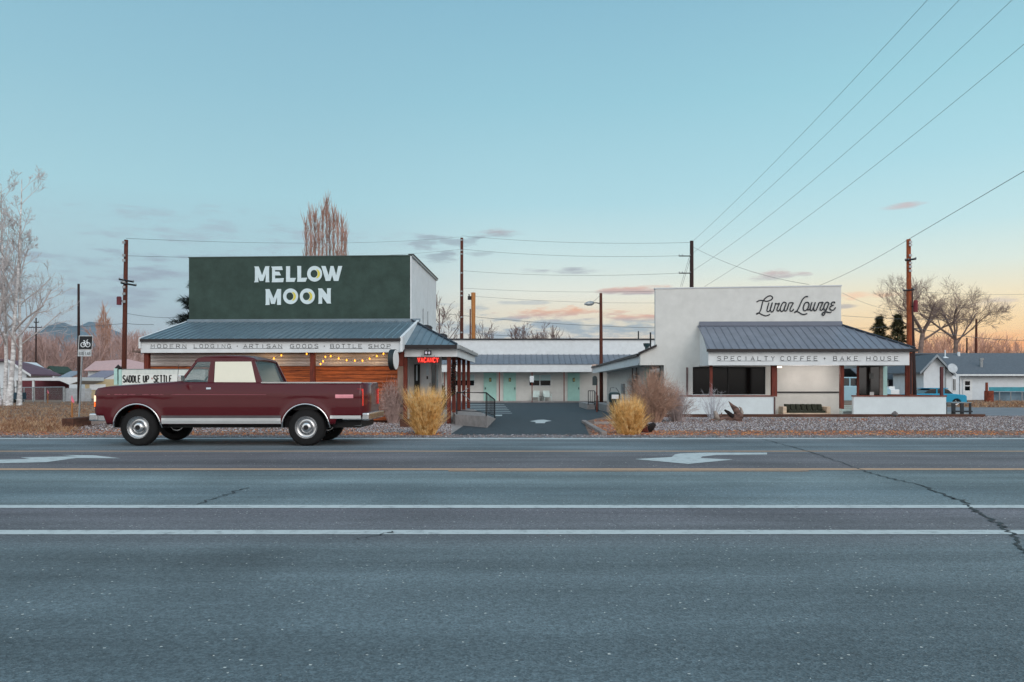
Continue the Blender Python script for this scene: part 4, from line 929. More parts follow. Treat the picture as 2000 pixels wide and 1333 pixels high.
chrome = M('chrome', (190,192,194), .22, .05, metal=.9); blk = M('black_trim', (14,14,16), .6, .1); tyre = M('tyre', (18,18,19), .85, .15, 20)
glassm = bpy.data.materials.new('clear_glass'); glassm.use_nodes = True
_b = glassm.node_tree.nodes['Principled BSDF']; _b.inputs['Base Color'].default_value = (.10,.17,.18,1); _b.inputs['Roughness'].default_value = .03; _b.inputs['Alpha'].default_value = .32
def tx(x): return (x-445)/F*15.9
def tz(y): return EYE+(HY-y)/F*15.9
WD = 1.98
wf, wr_ = tx(268), tx(597); RW = .375
def topz(x):
    X = x/15.9*F+445
    pts = [(184,765),(188,760),(200,758),(260,754),(325,749.5),(345,747),(505,747.5),(706,748)]
    for (a, ya), (b_, yb) in zip(pts, pts[1:]):
        if X <= b_: return tz(ya+(yb-ya)*max(0, (X-a))/(b_-a))
    return tz(748)
def botz(x):
    z = tz(829)
    if x < tx(205): z = tz(812)
    if x > tx(655): z = tz(814)
    for c in (wf, wr_):
        dx = abs(x-c); R_ = .47
        if dx < R_: z = max(z, RW-.0+math.sqrt(R_*R_-dx*dx)*.98)
    return z
def bulge(x, z):
    m = (z-.75)/.45; b_ = .035*m*m+ (.05 if z < .5 else 0)*((.5-z)/.2)
    if z > 1.1: b_ += (z-1.1)*.25
    X = x
    if X < tx(200): b_ += ((tx(200)-X)/.17)**2*.05
    # crease line along the side
    b_ -= .012*math.exp(-((z-1.02)/.03)**2)
    for c in (wf, wr_):
        dd = abs(math.hypot(x-c, z-RW)-.5)
        b_ -= .022*math.exp(-(dd/.05)**2) if z > RW else 0
    return b_
XS = sorted(set([tx(184)+i*(tx(706)-tx(184))/110 for i in range(111)]+[c+s*.4699 for c in (wf, wr_) for s in (-1, 1)]))
mb = MB()
SN = vehicle_side(XS, topz, botz, bulge, 0, 1, 15); SF = vehicle_side(XS, topz, botz, bulge, WD, -1, 15)
grid_panel(mb, SN); grid_panel(mb, SF)
# hood and bed tops: strips across
def across(x, crown, n=8):
    z = topz(x); b0 = bulge(x, z); return [(x, b0+(WD-2*b0)*j/n, z+crown*math.sin(math.pi*j/n)) for j in range(n+1)]
grid_panel(mb, [across(x, .05) for x in XS if x <= tx(348)])
# front face and tailgate
for xx, c in ((XS[0], SN[0]), (XS[-1], SN[-1])):
    far = SF[0] if xx == XS[0] else SF[-1]; grid_panel(mb, [c, far])
body = mb.build('body', paint, ptk, smooth=True); 
es = body.modifiers.new('edge', 'EDGE_SPLIT'); es.split_angle = .6
so_ = body.modifiers.new('thick', 'SOLIDIFY'); so_.thickness = .025; so_.offset = 0
bedm_ = MB(); x0b, x1b = tx(510), tx(700)
bedm_.box(x0b, x1b, .12, WD-.12, .72, .78).box(x0b-.02, x0b, .12, WD-.12, .72, tz(750)).box(x1b, x1b+.02, .12, WD-.12, .72, tz(750)); bedm_.box(x0b, x1b, .08, .12, .72, tz(751)).box(x0b, x1b, WD-.12, WD-.08, .72, tz(751))
bedm_.build('bed_liner', blk, ptk)
MB().box(tx(508), tx(705), .055, .13, tz(749), tz(746.4)).build('bed_rail', chrome, ptk); MB().box(tx(508), tx(705), WD-.13, WD-.055, tz(749), tz(746.4)).build('bed_rail', chrome, ptk)
# underbody
MB().box(tx(210), tx(700), .25, WD-.25, .36, .6).build('chassis', blk, ptk)
for c in (wf, wr_):
    for y0, y1 in ((.03,.42),(WD-.42,WD-.03)):
        q = MB(); n = 14; arc = [(c+.49*math.cos(math.pi*j/n), RW+.49*math.sin(math.pi*j/n)) for j in range(n+1)]
        grid_panel(q, [[(x, y0, z), (x, y1, z)] for x, z in arc]); q.build('wheel_well', blk, ptk, fix=False)
# cab
gl = [(348,746.5),(374,706),(383,701),(470,700),(488,704),(507,747.5)]   # side outline of the greenhouse
def cabp(x, y, far, inset=None):
    t = max(0, (747-y)/47); s = .085+.13*t; return Vector((tx(x), (WD-s) if far else s, tz(y)))
rf = MB()
rl_ = [(374,706.5),(380,701.5),(392,698.5),(430,697),(465,698),(484,701.5),(490,706)]
cols = []
for x, y in rl_:
    a, b_ = cabp(x, y, 0), cabp(x, y, 1); cols.append([a.lerp(b_, j/8)+Vector((0,0,.035*math.sin(math.pi*j/8))) for j in range(9)])
grid_panel(rf, cols)
rf_o = rf.build('roof', paint, ptk, smooth=True, fix=False); s2 = rf_o.modifiers.new('t', 'SOLIDIFY'); s2.thickness = .05; s2.offset = 0
for far in (0, 1):
    def strip(pts, name, mat, lab=None, th=.04):
        q = MB(); P = [cabp(x, y, far) for x, y in pts]; q.prism(P, (0, -th if far else th, 0)); return q.build(name, mat, ptk, label=lab)
    strip([(345,748),(351,748),(379,704),(374,705)], 'pillar', paint)
    strip([(402,748.5),(414,748.5),(412,702),(404,702)], 'pillar', paint)
    strip([(497,748.5),(510,748.5),(491,704),(483,703)], 'pillar', paint)
    strip([(374,706.5),(376,702.5),(392,699),(465,699),(486,702.5),(489,706)], 'roof_rail', paint)
    strip([(353,747.5),(402,747.5),(404,703.5),(380,704.5)], 'side_window', glassm, th=.006)
    strip([(415,747.5),(497,747.5),(484,704.5),(413,703.5)], 'side_window', M('cream_window', (222,218,200), .35, .06, .6), 'cream covered rear side window', th=.008)
ws = MB(); ws.face([cabp(350,747.5,0), cabp(350,747.5,1), cabp(376,705,1), cabp(376,705,0)]); w1_ = ws.build('windshield', glassm, ptk, fix=False)
ws = MB(); ws.face([cabp(506,747.5,0), cabp(506,747.5,1), cabp(489,705,1), cabp(489,705,0)]); ws.build('rear_window', glassm, ptk, fix=False)
MB().box(tx(352), tx(372), .2, WD-.2, .95, 1.27).build('dashboard', blk, ptk)
st_ = M('grey_cloth', (78,76,78), .9, .2, 20)
for y in (.3, 1.1):
    MB().box(tx(398), tx(440), y, y+.55, .75, .95).hexa([(tx(428),y,.95),(tx(440),y,.95),(tx(440),y+.55,.95),(tx(428),y+.55,.95),(tx(438),y,1.5),(tx(447),y,1.5),(tx(447),y+.55,1.5),(tx(438),y+.55,1.5)]).build('seat', st_, ptk, bevel=.04)
ring_ = [(tx(384)+.1*math.sin(t*.524)*.4, .55+.19*math.cos(t*.524), 1.22+.19*math.sin(t*.524)) for t in range(13)]
MB().tube(ring_, .016).build('steering_wheel', blk, ptk)
MB().box(tx(349), tx(506), .1, WD-.1, tz(749.5), tz(748.2)).build('cab_floor', blk, ptk)
# trims
def side_strip(x0, x1, y0, y1, name, mat, off=-.012, lab=None, sides=(0, 1), n=24):
    for far in sides:
        q = MB(); cols = []
        for j in range(n+1):
            x = tx(x0+(x1-x0)*j/n); col = []
            for y in (y1, (y0+y1)/2, y0):
                z = tz(y); b_ = bulge(x, z)+off; col.append((x, WD-b_ if far else b_, z))
            cols.append(col)
        grid_panel(q, cols); o_ = q.build(name, mat, ptk, fix=False, label=lab); m_ = o_.modifiers.new('t', 'SOLIDIFY'); m_.thickness = .012; m_.offset = 0
side_strip(316, 549, 817, 828, 'rocker_trim', M('pale_silver', (206,208,208), .3, .05, metal=.3), lab='pale silver lower body stripe')
side_strip(316, 549, 812, 817, 'body_moulding', M('grey_moulding', (84,80,82), .5))
side_strip(645, 705, 812, 818, 'rocker_trim', M('pale_silver', (206,208,208)))
for x in (352, 414): side_strip(x, x+.9, 751, 811, 'door_seam', blk, -.004, n=1)
side_strip(506.5, 507.6, 749, 811, 'door_seam', blk, -.004, n=1)
side_strip(402, 411, 757.5, 761, 'door_handle', chrome, -.02, n=2)
side_strip(210, 520, 770.5, 771.8, 'body_moulding', M('pinstripe', (132,60,70), .4), -.006)
for far in (0, 1):   # arch lips
    for c in (wf, wr_):
        q = MB(); n = 24; P = []
        for j in range(n+1):
            t = math.pi*j/n; x = c+.478*math.cos(t); z = RW+.478*.985*math.sin(t); b_ = bulge(x, z)-.012; P.append((x, WD-b_ if far else b_, z))
        q.tube(P, .014, n=6); q.build('arch_trim', chrome, ptk)
    q = MB(); yy = (.03, .03+.2) if not far else (WD-.23, WD-.03)
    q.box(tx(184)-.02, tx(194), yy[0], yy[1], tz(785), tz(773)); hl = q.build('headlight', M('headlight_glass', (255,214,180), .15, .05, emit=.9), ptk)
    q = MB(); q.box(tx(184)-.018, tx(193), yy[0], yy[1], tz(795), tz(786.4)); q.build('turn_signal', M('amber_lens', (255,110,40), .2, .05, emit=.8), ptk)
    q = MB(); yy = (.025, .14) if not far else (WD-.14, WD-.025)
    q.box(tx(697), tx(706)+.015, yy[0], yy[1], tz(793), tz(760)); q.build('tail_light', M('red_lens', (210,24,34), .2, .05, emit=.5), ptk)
    q = MB(); s = -1 if not far else 1; yb = -.02 if not far else WD+.02
    q.hexa([(tx(356),min(yb,yb+s*.2),tz(746)),(tx(362),min(yb,yb+s*.2),tz(746)),(tx(362),max(yb,yb+s*.2),tz(746)),(tx(356),max(yb,yb+s*.2),tz(746)),(tx(356),min(yb,yb+s*.2),tz(734)),(tx(362),min(yb,yb+s*.2),tz(734)),(tx(362),max(yb,yb+s*.2),tz(734)),(tx(356),max(yb,yb+s*.2),tz(734))]); q.build('mirror', chrome, ptk, bevel=.015)
side_strip(655, 690, 771, 778, 'side_reflector', M('pink_reflector', (226,150,160), .3), -.01, n=4)
MB().box(tx(184)-.03, tx(186), .25, WD-.25, tz(796), tz(770)).build('grille', M('grille', (70,70,72), .4, metal=.6), ptk)
MB().box(tx(172), tx(190), .02, WD-.02, tz(823), tz(808)).build('front_bumper', chrome, ptk, bevel=.03)
MB().box(tx(190), tx(212), .02, .07, tz(823), tz(809)).build('bumper_end', chrome, ptk, bevel=.015)
MB().box(tx(704), tx(720), .04, WD-.04, tz(822), tz(807)).build('rear_bumper', chrome, ptk, bevel=.03)
MB().box(tx(668), tx(704), .04, .08, tz(821), tz(808)).build('bumper_end', chrome, ptk, bevel=.015)
MB().box(tx(706)+.002, tx(706)+.012, WD/2-.16, WD/2+.16, tz(800), tz(788)).build('licence_plate', whitep, ptk)
side_strip(528, 536, 757, 764, 'fuel_door', M('maroon_edge', (58,8,16), .35), -.006, n=2, sides=(0,))
MB().tube([(tx(338), .2, topz(tx(338))), (tx(341), .2, tz(712))], .005, n=4).build('antenna', steel, ptk)
MB().tube([(tx(349), .5, tz(746.5)), (tx(353), 1.0, tz(743))], .008, n=4).build('wiper', blk, ptk)
side_strip(300, 345, 756.5, 757.4, 'panel_gap', blk, -.003, n=6); side_strip(508, 700, 757.5, 758.6, 'bed_crease', M('maroon_edge', (58,8,16)), -.004, n=8)
MB().tube([(tx(640), .3, .42), (tx(700), .28, .4)], .035).build('exhaust', galv, ptk)
def wheel(parent, c, y0, y1, R_=.375, rimm=chrome, r=.6):
    w_ = y1-y0; n = 40; prof = [(R_*.60,0),(R_*.86,-.0+.01),(R_*.97,.03),(R_,.07),(R_,w_-.07),(R_*.97,w_-.03),(R_*.86,w_-.01),(R_*.60,w_)]
    cols = []
    for j in range(n+1):
        t = 2*math.pi*j/n; cols.append([(c+r_*math.cos(t), y0+yy, R_+r_*math.sin(t)) for r_, yy in prof])
    q = MB(); grid_panel(q, cols); ty = q.build('wheel', tyre, parent, smooth=True)
    front = y0 < .9; yf = y0+.02 if front else y1-.02
    s = 1 if front else -1
    q = MB(); cols = []
    for j in range(n+1):
        t = 2*math.pi*j/n; cols.append([(c+r_*math.cos(t), yf+s*yy, R_+r_*math.sin(t)) for r_, yy in ((R_*.62,0),(R_*.58,.02),(R_*.52,.06),(R_*.30,.05),(R_*.28,-.01),(R_*.16,-.03),(0.001,-.035))])
    grid_panel(q, cols); rm = q.build('rim', rimm, ty, smooth=True)
    q = MB(); q.tube([(c, yf-s*.045, R_), (c, yf-s*.03, R_)], R_*.13, n=16); q.build('hub_cap', blk, ty)
for c in (wf, wr_):
    wheel(ptk, c, .03, .27); wheel(ptk, c, WD-.27, WD-.03)
MB().tube([(wf, .2, RW), (wf, WD-.2, RW)], .05).build('axle', blk, ptk); MB().tube([(wr_, .2, RW), (wr_, WD-.2, RW)], .06).build('axle', blk, ptk)

# ------------------------------------------------------------------ smaller parked cars
def car(name, x, d, L_, H_, col, face, lab, cat='car', W_=1.7, th=0, hatch=False, z0=0):
    f_ = Frame(x, d); r_ = empty(name, Vector((f_.O.x, d, z0)), th, label=lab, cat=cat)
    pm_ = M('paint_'+name+str(int(x)), col, .3, .06, 1, metal=.2)
    s = face; h = H_
    def X(t): return s*(t-.5)*L_
    prof = [(0,.42),(0,.60),(.02,.62),(.18,.66),(.24,.68),(.34,.97),(.42,1.0),(.62,1.0),(.72,.96),(.80,.70),(1-.03,.64),(1,.58),(1,.40)]
    if hatch: prof = [(0,.42),(0,.70),(.02,.72),(.04,.95),(.10,1.0),(.55,1.0),(.62,.97),(.72,.72),(.97,.64),(1,.58),(1,.40)]
    low = [(t, z) for t, z in prof if z <= .73 or False]
    body_pts = [(X(0), h*.2)]
    # lower body with wheel arches
    bl = [(0,.20)]; n = 10
    arch = []
    for c in (.19, .81):
        arch += [(c-.085*math.cos(math.pi*j/n), .20+.24*math.sin(math.pi*j/n)) for j in range(n+1)]
    lowp = [(0,.2)]+arch+[(1,.2)] 
    top = [(1,.56),(.97,.63),(.76,.69),(.5,.70),(.2,.70),(.03,.66),(0,.58)] if not hatch else [(1,.56),(.97,.63),(.74,.70),(.5,.70),(.2,.71),(.03,.71),(0,.66)]
    pts = [Vector((X(t), 0, z*h)) for t, z in lowp+top]
    MB().prism(pts, (0, W_, 0)).build('body', pm_, r_, bevel=.03)
    if not hatch: gpts = [(.76,.691),(.66,.93),(.60,.955),(.40,.955),(.32,.92),(.20,.701)]
    else: gpts = [(.74,.70),(.63,.94),(.58,.96),(.10,.96),(.05,.92),(.03,.711)]
    MB().prism([Vector((X(t), .08, z*h)) for t, z in gpts], (0, W_-.16, 0)).build('windows', M('car_glass', (30,38,42), .08, .2, spec=.7), r_, bevel=.02)
    rp = [g for g in gpts if g[1] > .9]
    q = MB(); xs_ = [X(t) for t, z in rp]; q.box(min(xs_)-.03, max(xs_)+.03, .06, W_-.06, h*.955, h*1.0); q.build('roof', pm_, r_, bevel=.03)
    for t in ((.45,), (.58,)): 
        q = MB(); q.hexa([(X(t[0])-.04,.055,h*.70),(X(t[0])+.04,.055,h*.70),(X(t[0])+.04,.09,h*.70),(X(t[0])-.04,.09,h*.70),(X(t[0])-.04,.055,h*.96),(X(t[0])+.04,.055,h*.96),(X(t[0])+.04,.09,h*.96),(X(t[0])-.04,.09,h*.96)]); q.build('pillar', pm_, r_)
    for c in (.19, .81):
        for y0, y1 in ((.02,.2),(W_-.2,W_-.02)): wheel(r_, X(c), y0, y1, h*.2+.03, chrome)
    MB().box(min(X(.985),X(1))-.01, max(X(.985),X(1))+.02, .05, .35, h*.47, h*.55).build('headlight', whitep, r_)
    MB().box(min(X(.0),X(1))-.05, max(X(0),X(1))+.05, .02, W_-.02, h*.24, h*.31).build('bumper', chrome if hatch else blk, r_, bevel=.02)
    return r_
car('parked_car', 1836, 50, 3.4, 1.2, (30,140,176), 1, 'bright blue car parked behind the cafe terrace wall', z0=-.1)
car('parked_car', 1668, 47, 4.4, 1.75, (150,186,200), 1, 'pale blue car with dark windows parked behind the cafe porch', hatch=True, th=.0)

# ================================================================== houses right
H1 = Frame(1873, 70); h1 = H1.empty('house', label='pale house with a front gable and long grey shingle roof at the far right', cat='house')
shg = M('grey_shingles', (92,100,108), .9, .15, 6, .4, 12, stretch=(1,1,4)); sid = M('pale_siding', (206,214,220), .8, .05, 2, .0, dirt=.1)
def hp(x, y, k=0): return H1.p(x, y, k)
a, b = hp(1873, 785), hp(2160, 731)
MB().box(a.x, b.x, 0, 8, 0, b.z).build('wall', sid, h1)
slb = MB(); e = hp(1868, 731, -.5); r0 = hp(1832, 690, 4)
slab(slb, [(e.x,-.5,e.z),(b.x+.5,-.5,e.z),(b.x+.5,4,r0.z),(hp(1830,690,4).x,4,r0.z)], .12); slab(slb, [(e.x-2,4.001,r0.z),(b.x+.5,4.001,r0.z),(b.x+.5,9,e.z),(e.x-2,9,e.z)], .12)
rf1 = slb.build('roof', shg, h1)
MB().box(e.x, b.x+.5, -.62, -.501, e.z-.16, e.z-.02).build('gutter', whitep, h1)
# gable bay
gk = -1.5
g0, g1, gp0 = hp(1804, 728, gk), hp(1862, 728, gk), hp(1830, 697, gk)
MB().prism([(g0.x,gk,0),(hp(1873,0,gk).x,gk,0),(hp(1873,0,gk).x,gk,hp(1873,734,gk).z),(gp0.x,gk,gp0.z),(g0.x,gk,g0.z)], (0,5.5,0)).build('wall', sid, h1)
gr = MB(); pkk = hp(1830, 692, gk-.4); le = hp(1797, 727, gk-.4); re = hp(1880, 738, gk-.4)
slab(gr, [(le.x,gk-.4,le.z),(pkk.x,gk-.4,pkk.z),(pkk.x,5,pkk.z),(le.x,5,le.z)], .12); slab(gr, [(pkk.x,gk-.4,pkk.z),(re.x-.6,gk-.4,re.z+.3),(re.x-.6,5,re.z+.3),(pkk.x,5,pkk.z)], .12)
gr.build('roof', shg, h1)
tr = MB(); tr.hexa([(le.x,gk-.45,le.z-.22),(pkk.x,gk-.45,pkk.z-.24),(pkk.x,gk-.41,pkk.z-.24),(le.x,gk-.41,le.z-.22),(le.x,gk-.45,le.z-.0),(pkk.x,gk-.45,pkk.z+.0),(pkk.x,gk-.41,pkk.z),(le.x,gk-.41,le.z)])
tr.hexa([(pkk.x,gk-.45,pkk.z-.24),(re.x-.6,gk-.45,re.z+.06),(re.x-.6,gk-.41,re.z+.06),(pkk.x,gk-.41,pkk.z-.24),(pkk.x,gk-.45,pkk.z),(re.x-.6,gk-.45,re.z+.3),(re.x-.6,gk-.41,re.z+.3),(pkk.x,gk-.41,pkk.z)])
tr.build('rake_board', M('grey_rake', (140,150,158), .7), h1)
def hb(name, x0, x1, y0, y1, k, t, mat, parent=h1, fr=H1):
    q = MB(); fr.pbox(q, x0, x1, y0, y1, k, t); return q.build(name, mat, parent)
w_ = hb('window', 1860.5, 1867.5, 739, 765, gk-.06, .055, whitep); hb('pane', 1861.8, 1863.4, 741, 763, gk-.075, .012, glassd, w_); hb('pane', 1864.6, 1866.2, 741, 763, gk-.075, .012, glassd, w_)
d_ = hb('door', 1881, 1899, 741, 785, -.06, .055, whitep); hb('pane', 1885, 1894.5, 745, 753, -.075, .012, glassd, d_); hb('pane', 1885, 1894.5, 755, 763, -.075, .012, glassd, d_)
hb('downpipe', 1875, 1877, 734, 785, -.12, .1, whitep); hb('downpipe', 1846.5, 1848.2, 716, 785, gk-.1, .09, galv)
q = MB(); q.tube([hp(1916.5,723,1), hp(1916.5,702,1)], .13); q.tube([hp(1916.5,703,1), hp(1916.5,700,1)], .2); q.build('chimney_pipe', galv, h1)
q = MB(); q.tube([hp(1872.5,697,3.4), hp(1872.5,688,3.4)], .12); q.build('chimney_pipe', whitep, h1)
q = MB(); q.tube([hp(1846,698,3.2), hp(1846,684,3.2)], .05); q.tube([hp(1846,700,3.1), hp(1846,697,3.1)], [.35,.1], n=10); q.build('chimney_pipe', whitep, h1)
dq = MB(); cdd = hp(1860, 720, gk-.5); dq.tube([cdd+Vector((0,-.06,.02)), cdd+Vector((0,0,0)), cdd+Vector((0,.02,0))], [.42,.38,.1], n=16); dq.build('satellite_dish', M('dish', (176,184,190), .5), h1)
H2 = Frame(1733, 76); h2 = H2.empty('house', label='low grey house with twin windows seen under the cafe porch roof', cat='house')
hb('wall', 1690, 1812, 738, 785, 0, 6, M('grey_siding', (150,160,168), .8, .05), h2, H2)
q = MB(); a = H2.p(1686, 741, -.5); b = H2.p(1815, 712, 3.5); slab(q, [(a.x,-.5,a.z),(b.x,-.5,a.z),(b.x,3.5,b.z),(a.x,3.5,b.z)], .1); slab(q, [(a.x,3.501,b.z),(b.x,3.501,b.z),(b.x,7,a.z),(a.x,7,a.z)], .1); q.build('roof', shg, h2)
w_ = hb('window', 1734, 1762, 741, 766, -.05, .045, whitep, h2, H2)
for x0, x1 in ((1735.5,1746),(1748.5,1759.5)): hb('pane', x0, x1, 743, 757, -.065, .012, M('house_pane', (70,66,76), .15, .3), w_, H2)
f_ = Frame(1744, 64); o = f_.empty('gas_tank', label='white tank box behind the terrace wall under the far windows', cat='tank')
MB().box(-.55,.55,0,.8,.0,.95).build('tank', whitep, o, bevel=.06); MB().box(-.2,.25,.2,.6,.955,1.2).build('lid', whitep, o)
# blue fence / tarps, barrel, chainlink on the right
f_ = Frame(1930, 66); tf = f_.empty('fence', label='chain link fence with teal tarp along its top at the far right', cat='fence')
q = MB(); f_.pbox(q, 1932, 2060, 756.5, 765, 0, .04); q.build('tarp', M('teal_tarp', (60,140,156), .7, .15, 2), tf)
q = MB(); f_.pbox(q, 1934, 2060, 766, 783, .5, .04); q.build('panel', M('blue_grey_panels', (110,134,150), .7, .3, .7), tf)
for i in range(5):
    x = 1952+i*22; q = MB(); q.tube([f_.p(x,765,-.05), f_.p(x,785,-.05)], .045); q.build('post', galv, tf)
q = MB(); q.tube([f_.p(1936,765.5,-.05), f_.p(2060,765.5,-.05)], .03)
q.build('rail', galv, tf)
f_ = Frame(1929, 62); o = f_.empty('burn_barrel', label='rusty barrel with a tall rust stove pipe by the far fence', cat='barrel')
rs = M('rust', (126,62,44), .9, .4, 6, .4, 30)
MB().tube([(.1,0,0),(.1,0,.85)], .33, n=16).build('barrel', rs, o); MB().tube([(-.02,.1,.85),(-.02,.1,1.5)], .1, n=8).build('pipe', rs, o)

# ================================================================== houses left
def lhouse(x, d, name, lab, cat='house'):
    f_ = Frame(x, d); return f_, f_.empty(name, label=lab, cat=cat)
f_, h = lhouse(0, 74, 'house', 'white gabled house behind the white aspen trunks')
q = MB(); q.prism([f_.p(-80,785), f_.p(50,785), f_.p(52,728), f_.p(18,706), f_.p(-80,706)], (0,4.2,0)); q.build('wall', sid, h)
q = MB(); a, b = f_.p(15,701,-.5), f_.p(60,731,-.5); slab(q, [(a.x,-.5,a.z),(b.x,-.5,b.z),(b.x,4.5,b.z),(a.x,4.5,a.z-.5)], .15); slab(q, [(a.x,-.5,a.z),(a.x,4.5,a.z-.5),(f_.p(-90,0).x,4.5,a.z-.4),(f_.p(-90,0).x,-.5,a.z-.4)], .15); q.build('roof', M('plum_roof', (104,84,96), .9, .1), h)
q = MB(); a, b = f_.p(15,702,-.55), f_.p(60,732,-.55); q.hexa([a-Vector((0,0,.25)), b-Vector((0,0,.2)), b+Vector((0,.04,-.2)), a+Vector((0,.04,-.25)), a, b, b+Vector((0,.04,0)), a+Vector((0,.04,0))]); q.build('rake_board', whitep, h)
f_, h = lhouse(95, 100, 'house', 'tiny house with a dark green gable behind the plum roof')
q = MB(); q.prism([f_.p(86,740), f_.p(106,740), f_.p(106,727), f_.p(96,716), f_.p(86,727)], (0,4,0)); q.build('wall', sid, h)
q = MB(); a, b, c_ = f_.p(84,727,-.3), f_.p(95,715,-.3), f_.p(110,729,-.3); slab(q, [(a.x,-.3,a.z),(b.x,-.3,b.z),(b.x,4,b.z),(a.x,4,a.z)], .2); slab(q, [(b.x,-.3,b.z),(c_.x,-.3,c_.z),(c_.x,4,c_.z),(b.x,4,b.z)], .2); q.build('roof', M('green_roof', (52,72,62), .8, .1), h)
f_, h = lhouse(92, 68, 'carport', 'white topped carport with a dark red back wall', 'carport')
q = MB(); q.prism([f_.p(30,739), f_.p(156,737), f_.p(156,744), f_.p(136,751), f_.p(116,744), f_.p(30,743.5)], (0,4,0)); q.build('roof', whitep, h)
q = MB(); q.prism([f_.p(26,744,4.1), f_.p(116,744,4.1), f_.p(134,752,4.1), f_.p(134,787,4.1), f_.p(26,787,4.1)], (0,.1,0)); q.build('wall', M('dark_red_wall', (100,48,56), .85, .15, dirt=.2), h)
for x in (64.5, 30): q = MB(); f_.pbox(q, x-1.8, x+1.8, 743.5, 788, .05, .15); q.build('post', whitep, h)
q = MB(); f_.pbox(q, 26, 36, 745, 756, 4.0, .06); q.build('panel', blk, h)
f_, h = lhouse(190, 80, 'house', 'yellow house with a grey roof behind the bike sign')
hb('wall', 166, 234, 741, 785, 0, 6, M('yellow_siding', (188,172,138), .8, .06), h, f_)
q = MB(); a, b = f_.p(158,742,-.5), f_.p(236,724,3.5); slab(q, [(a.x,-.5,a.z),(b.x,-.5,a.z),(b.x,3.5,b.z),(a.x,3.5,b.z)], .1); q.build('roof', M('grey_lilac_roof', (124,122,136), .8, .08), h)
w_ = hb('window', 175, 206, 751, 762, -.06, .05, whitep, h, f_); hb('pane', 177, 204, 752.5, 762, -.075, .012, glassd, w_)
f_, h = lhouse(130, 86, 'shed', 'low grey roofed shed behind the white carport top', 'shed')
hb('wall', 112, 158, 740, 786, 0, 4, sid, h, f_); q = MB(); a, b = f_.p(104,742,-.4), f_.p(160,725,3); slab(q, [(a.x,-.4,a.z),(b.x,-.4,a.z),(b.x,3,b.z),(a.x,3,b.z)], .1); q.build('roof', M('blue_grey_roof', (128,138,150), .8, .08), h)
f_, h = lhouse(245, 95, 'house', 'long low house with a pink hipped roof behind the letter board')
hb('wall', 172, 340, 722, 790, .2, 6, sid, h, f_)
q = MB(); A_ = [f_.p(164,723,-.5), f_.p(346,723,-.5), f_.p(250,702,3.5), f_.p(186,706,3.5)]; slab(q, [tuple(p) for p in A_], .1); q.build('roof', M('pink_roof', (186,154,152), .85, .06), h)
# fences left
f_ = Frame(30, 60); cf = f_.empty('chain_link_fence', label='low galvanised chain link fence in front of the carport', cat='fence')
q = MB(); q.tube([f_.p(28,757.5), f_.p(126,756.5)], .04); q.tube([f_.p(-60,760), f_.p(12,759.5)], .04); q.build('top_rail', galv, cf)
for x in (0, 12, 47, 65, 88, 125):
    q = MB(); q.tube([f_.p(x,756.8), f_.p(x,786)], .05 if x != 125 else .09); q.build('post', galv, cf)
q = MB()
for i in range(0, 76): x = -20+i*1.95; q.tube([f_.p(x,758,.03), f_.p(x+6,785,.03)], .005, n=3, caps=False); q.tube([f_.p(x+6,758,.04), f_.p(x,785,.04)], .005, n=3, caps=False)
q.build('mesh', galv, cf, fix=False)
f_ = Frame(140, 64); pf = f_.empty('picket_fence', label='grey white picket fence to the left of the bike sign post', cat='fence')
for i in range(22):
    x = 128+i*2.3; q = MB(); f_.pbox(q, x, x+1.7, 758+random.random()*1.5, 785, 0, .03); q.build('picket', M('grey_white_paint', (176,180,184), .8, .15, 5), pf)
q = MB(); f_.pbox(q, 128, 180, 765, 767, .031, .04); q.build('rail', M('grey_white_paint', (176,180,184)), pf)
f_ = Frame(34, 58); o = f_.empty('utility_cart', label='small dark blue cart with a pale side behind the aspen trunks', cat='cart')
MB().box(-.35,.35,0,.5,.25,.75).build('body', M('cart_blue', (30,62,78), .5), o); MB().box(.05,.36,-.02,-.002,.3,.7).build('panel', M('cart_pale', (150,190,200), .5), o)
for x in (-.25,.28): MB().tube([(x,-.01,.13),(x,.08,.13)], .13, n=14).build('wheel', tyre, o)
MB().tube([(-.35,.2,.7),(-.35,.2,1.15),(.1,.2,1.2)], .02).build('handle', blk, o)

# ================================================================== street furniture
f_ = Frame(157, 27.2); sg = f_.empty('bike_lane_sign', label='square black bicycle sign over a BIKE LANE plate on a leaning pole', cat='road sign')
base = f_.p(153.5, 823.5); 
MB().tube([f_.p(153.8,824), f_.p(160.6,690), f_.p(162,657)], .028, n=8).build('pole', galv, sg)
def tiltq(mb, x0, y0, x1, y1, k, t, sh=1.6):
    mb.prism([f_.p(x0,y1,k), f_.p(x1,y1,k), f_.p(x1+sh*(y1-y0)/28,y0,k), f_.p(x0+sh*(y1-y0)/28,y0,k)], (0,t,0))
q = MB(); tiltq(q, 152.5, 656, 179.8, 683.5, -.045, .008); q.build('border', whitep, sg)
q = MB(); tiltq(q, 153.6, 657, 178.8, 682.4, -.055, .009); q.build('panel', M('sign_blk', (16,20,26), .5, .05), sg)
q = MB(); tiltq(q, 151.8, 684.3, 178, 696.3, -.05, .01, 1.2); q.build('plate', M('plate_white', (200,208,212), .5), sg)
bk = MB(); kx = -.06
def wl_(cx, cy, r, rr=.008): bk.tube([f_.p(cx+r*math.cos(t*.3142), cy+r*math.sin(t*.3142), kx) for t in range(21)], rr, n=5, caps=False)
for cx, r in ((162.2,4.3),(171.6,4.3)): wl_(cx, 673.8, r, .016)
for s_ in ([(162.2,673.8),(164.8,667.5),(170.2,667.5),(167,673.8),(162.2,673.8)],[(167,673.8),(164.3,666)],[(163,665.8),(166,665.8)],[(171.6,673.8),(169.6,665.5),(171.8,663.6)]): bk.tube([f_.p(x, y, kx) for x, y in s_], .014, n=5)
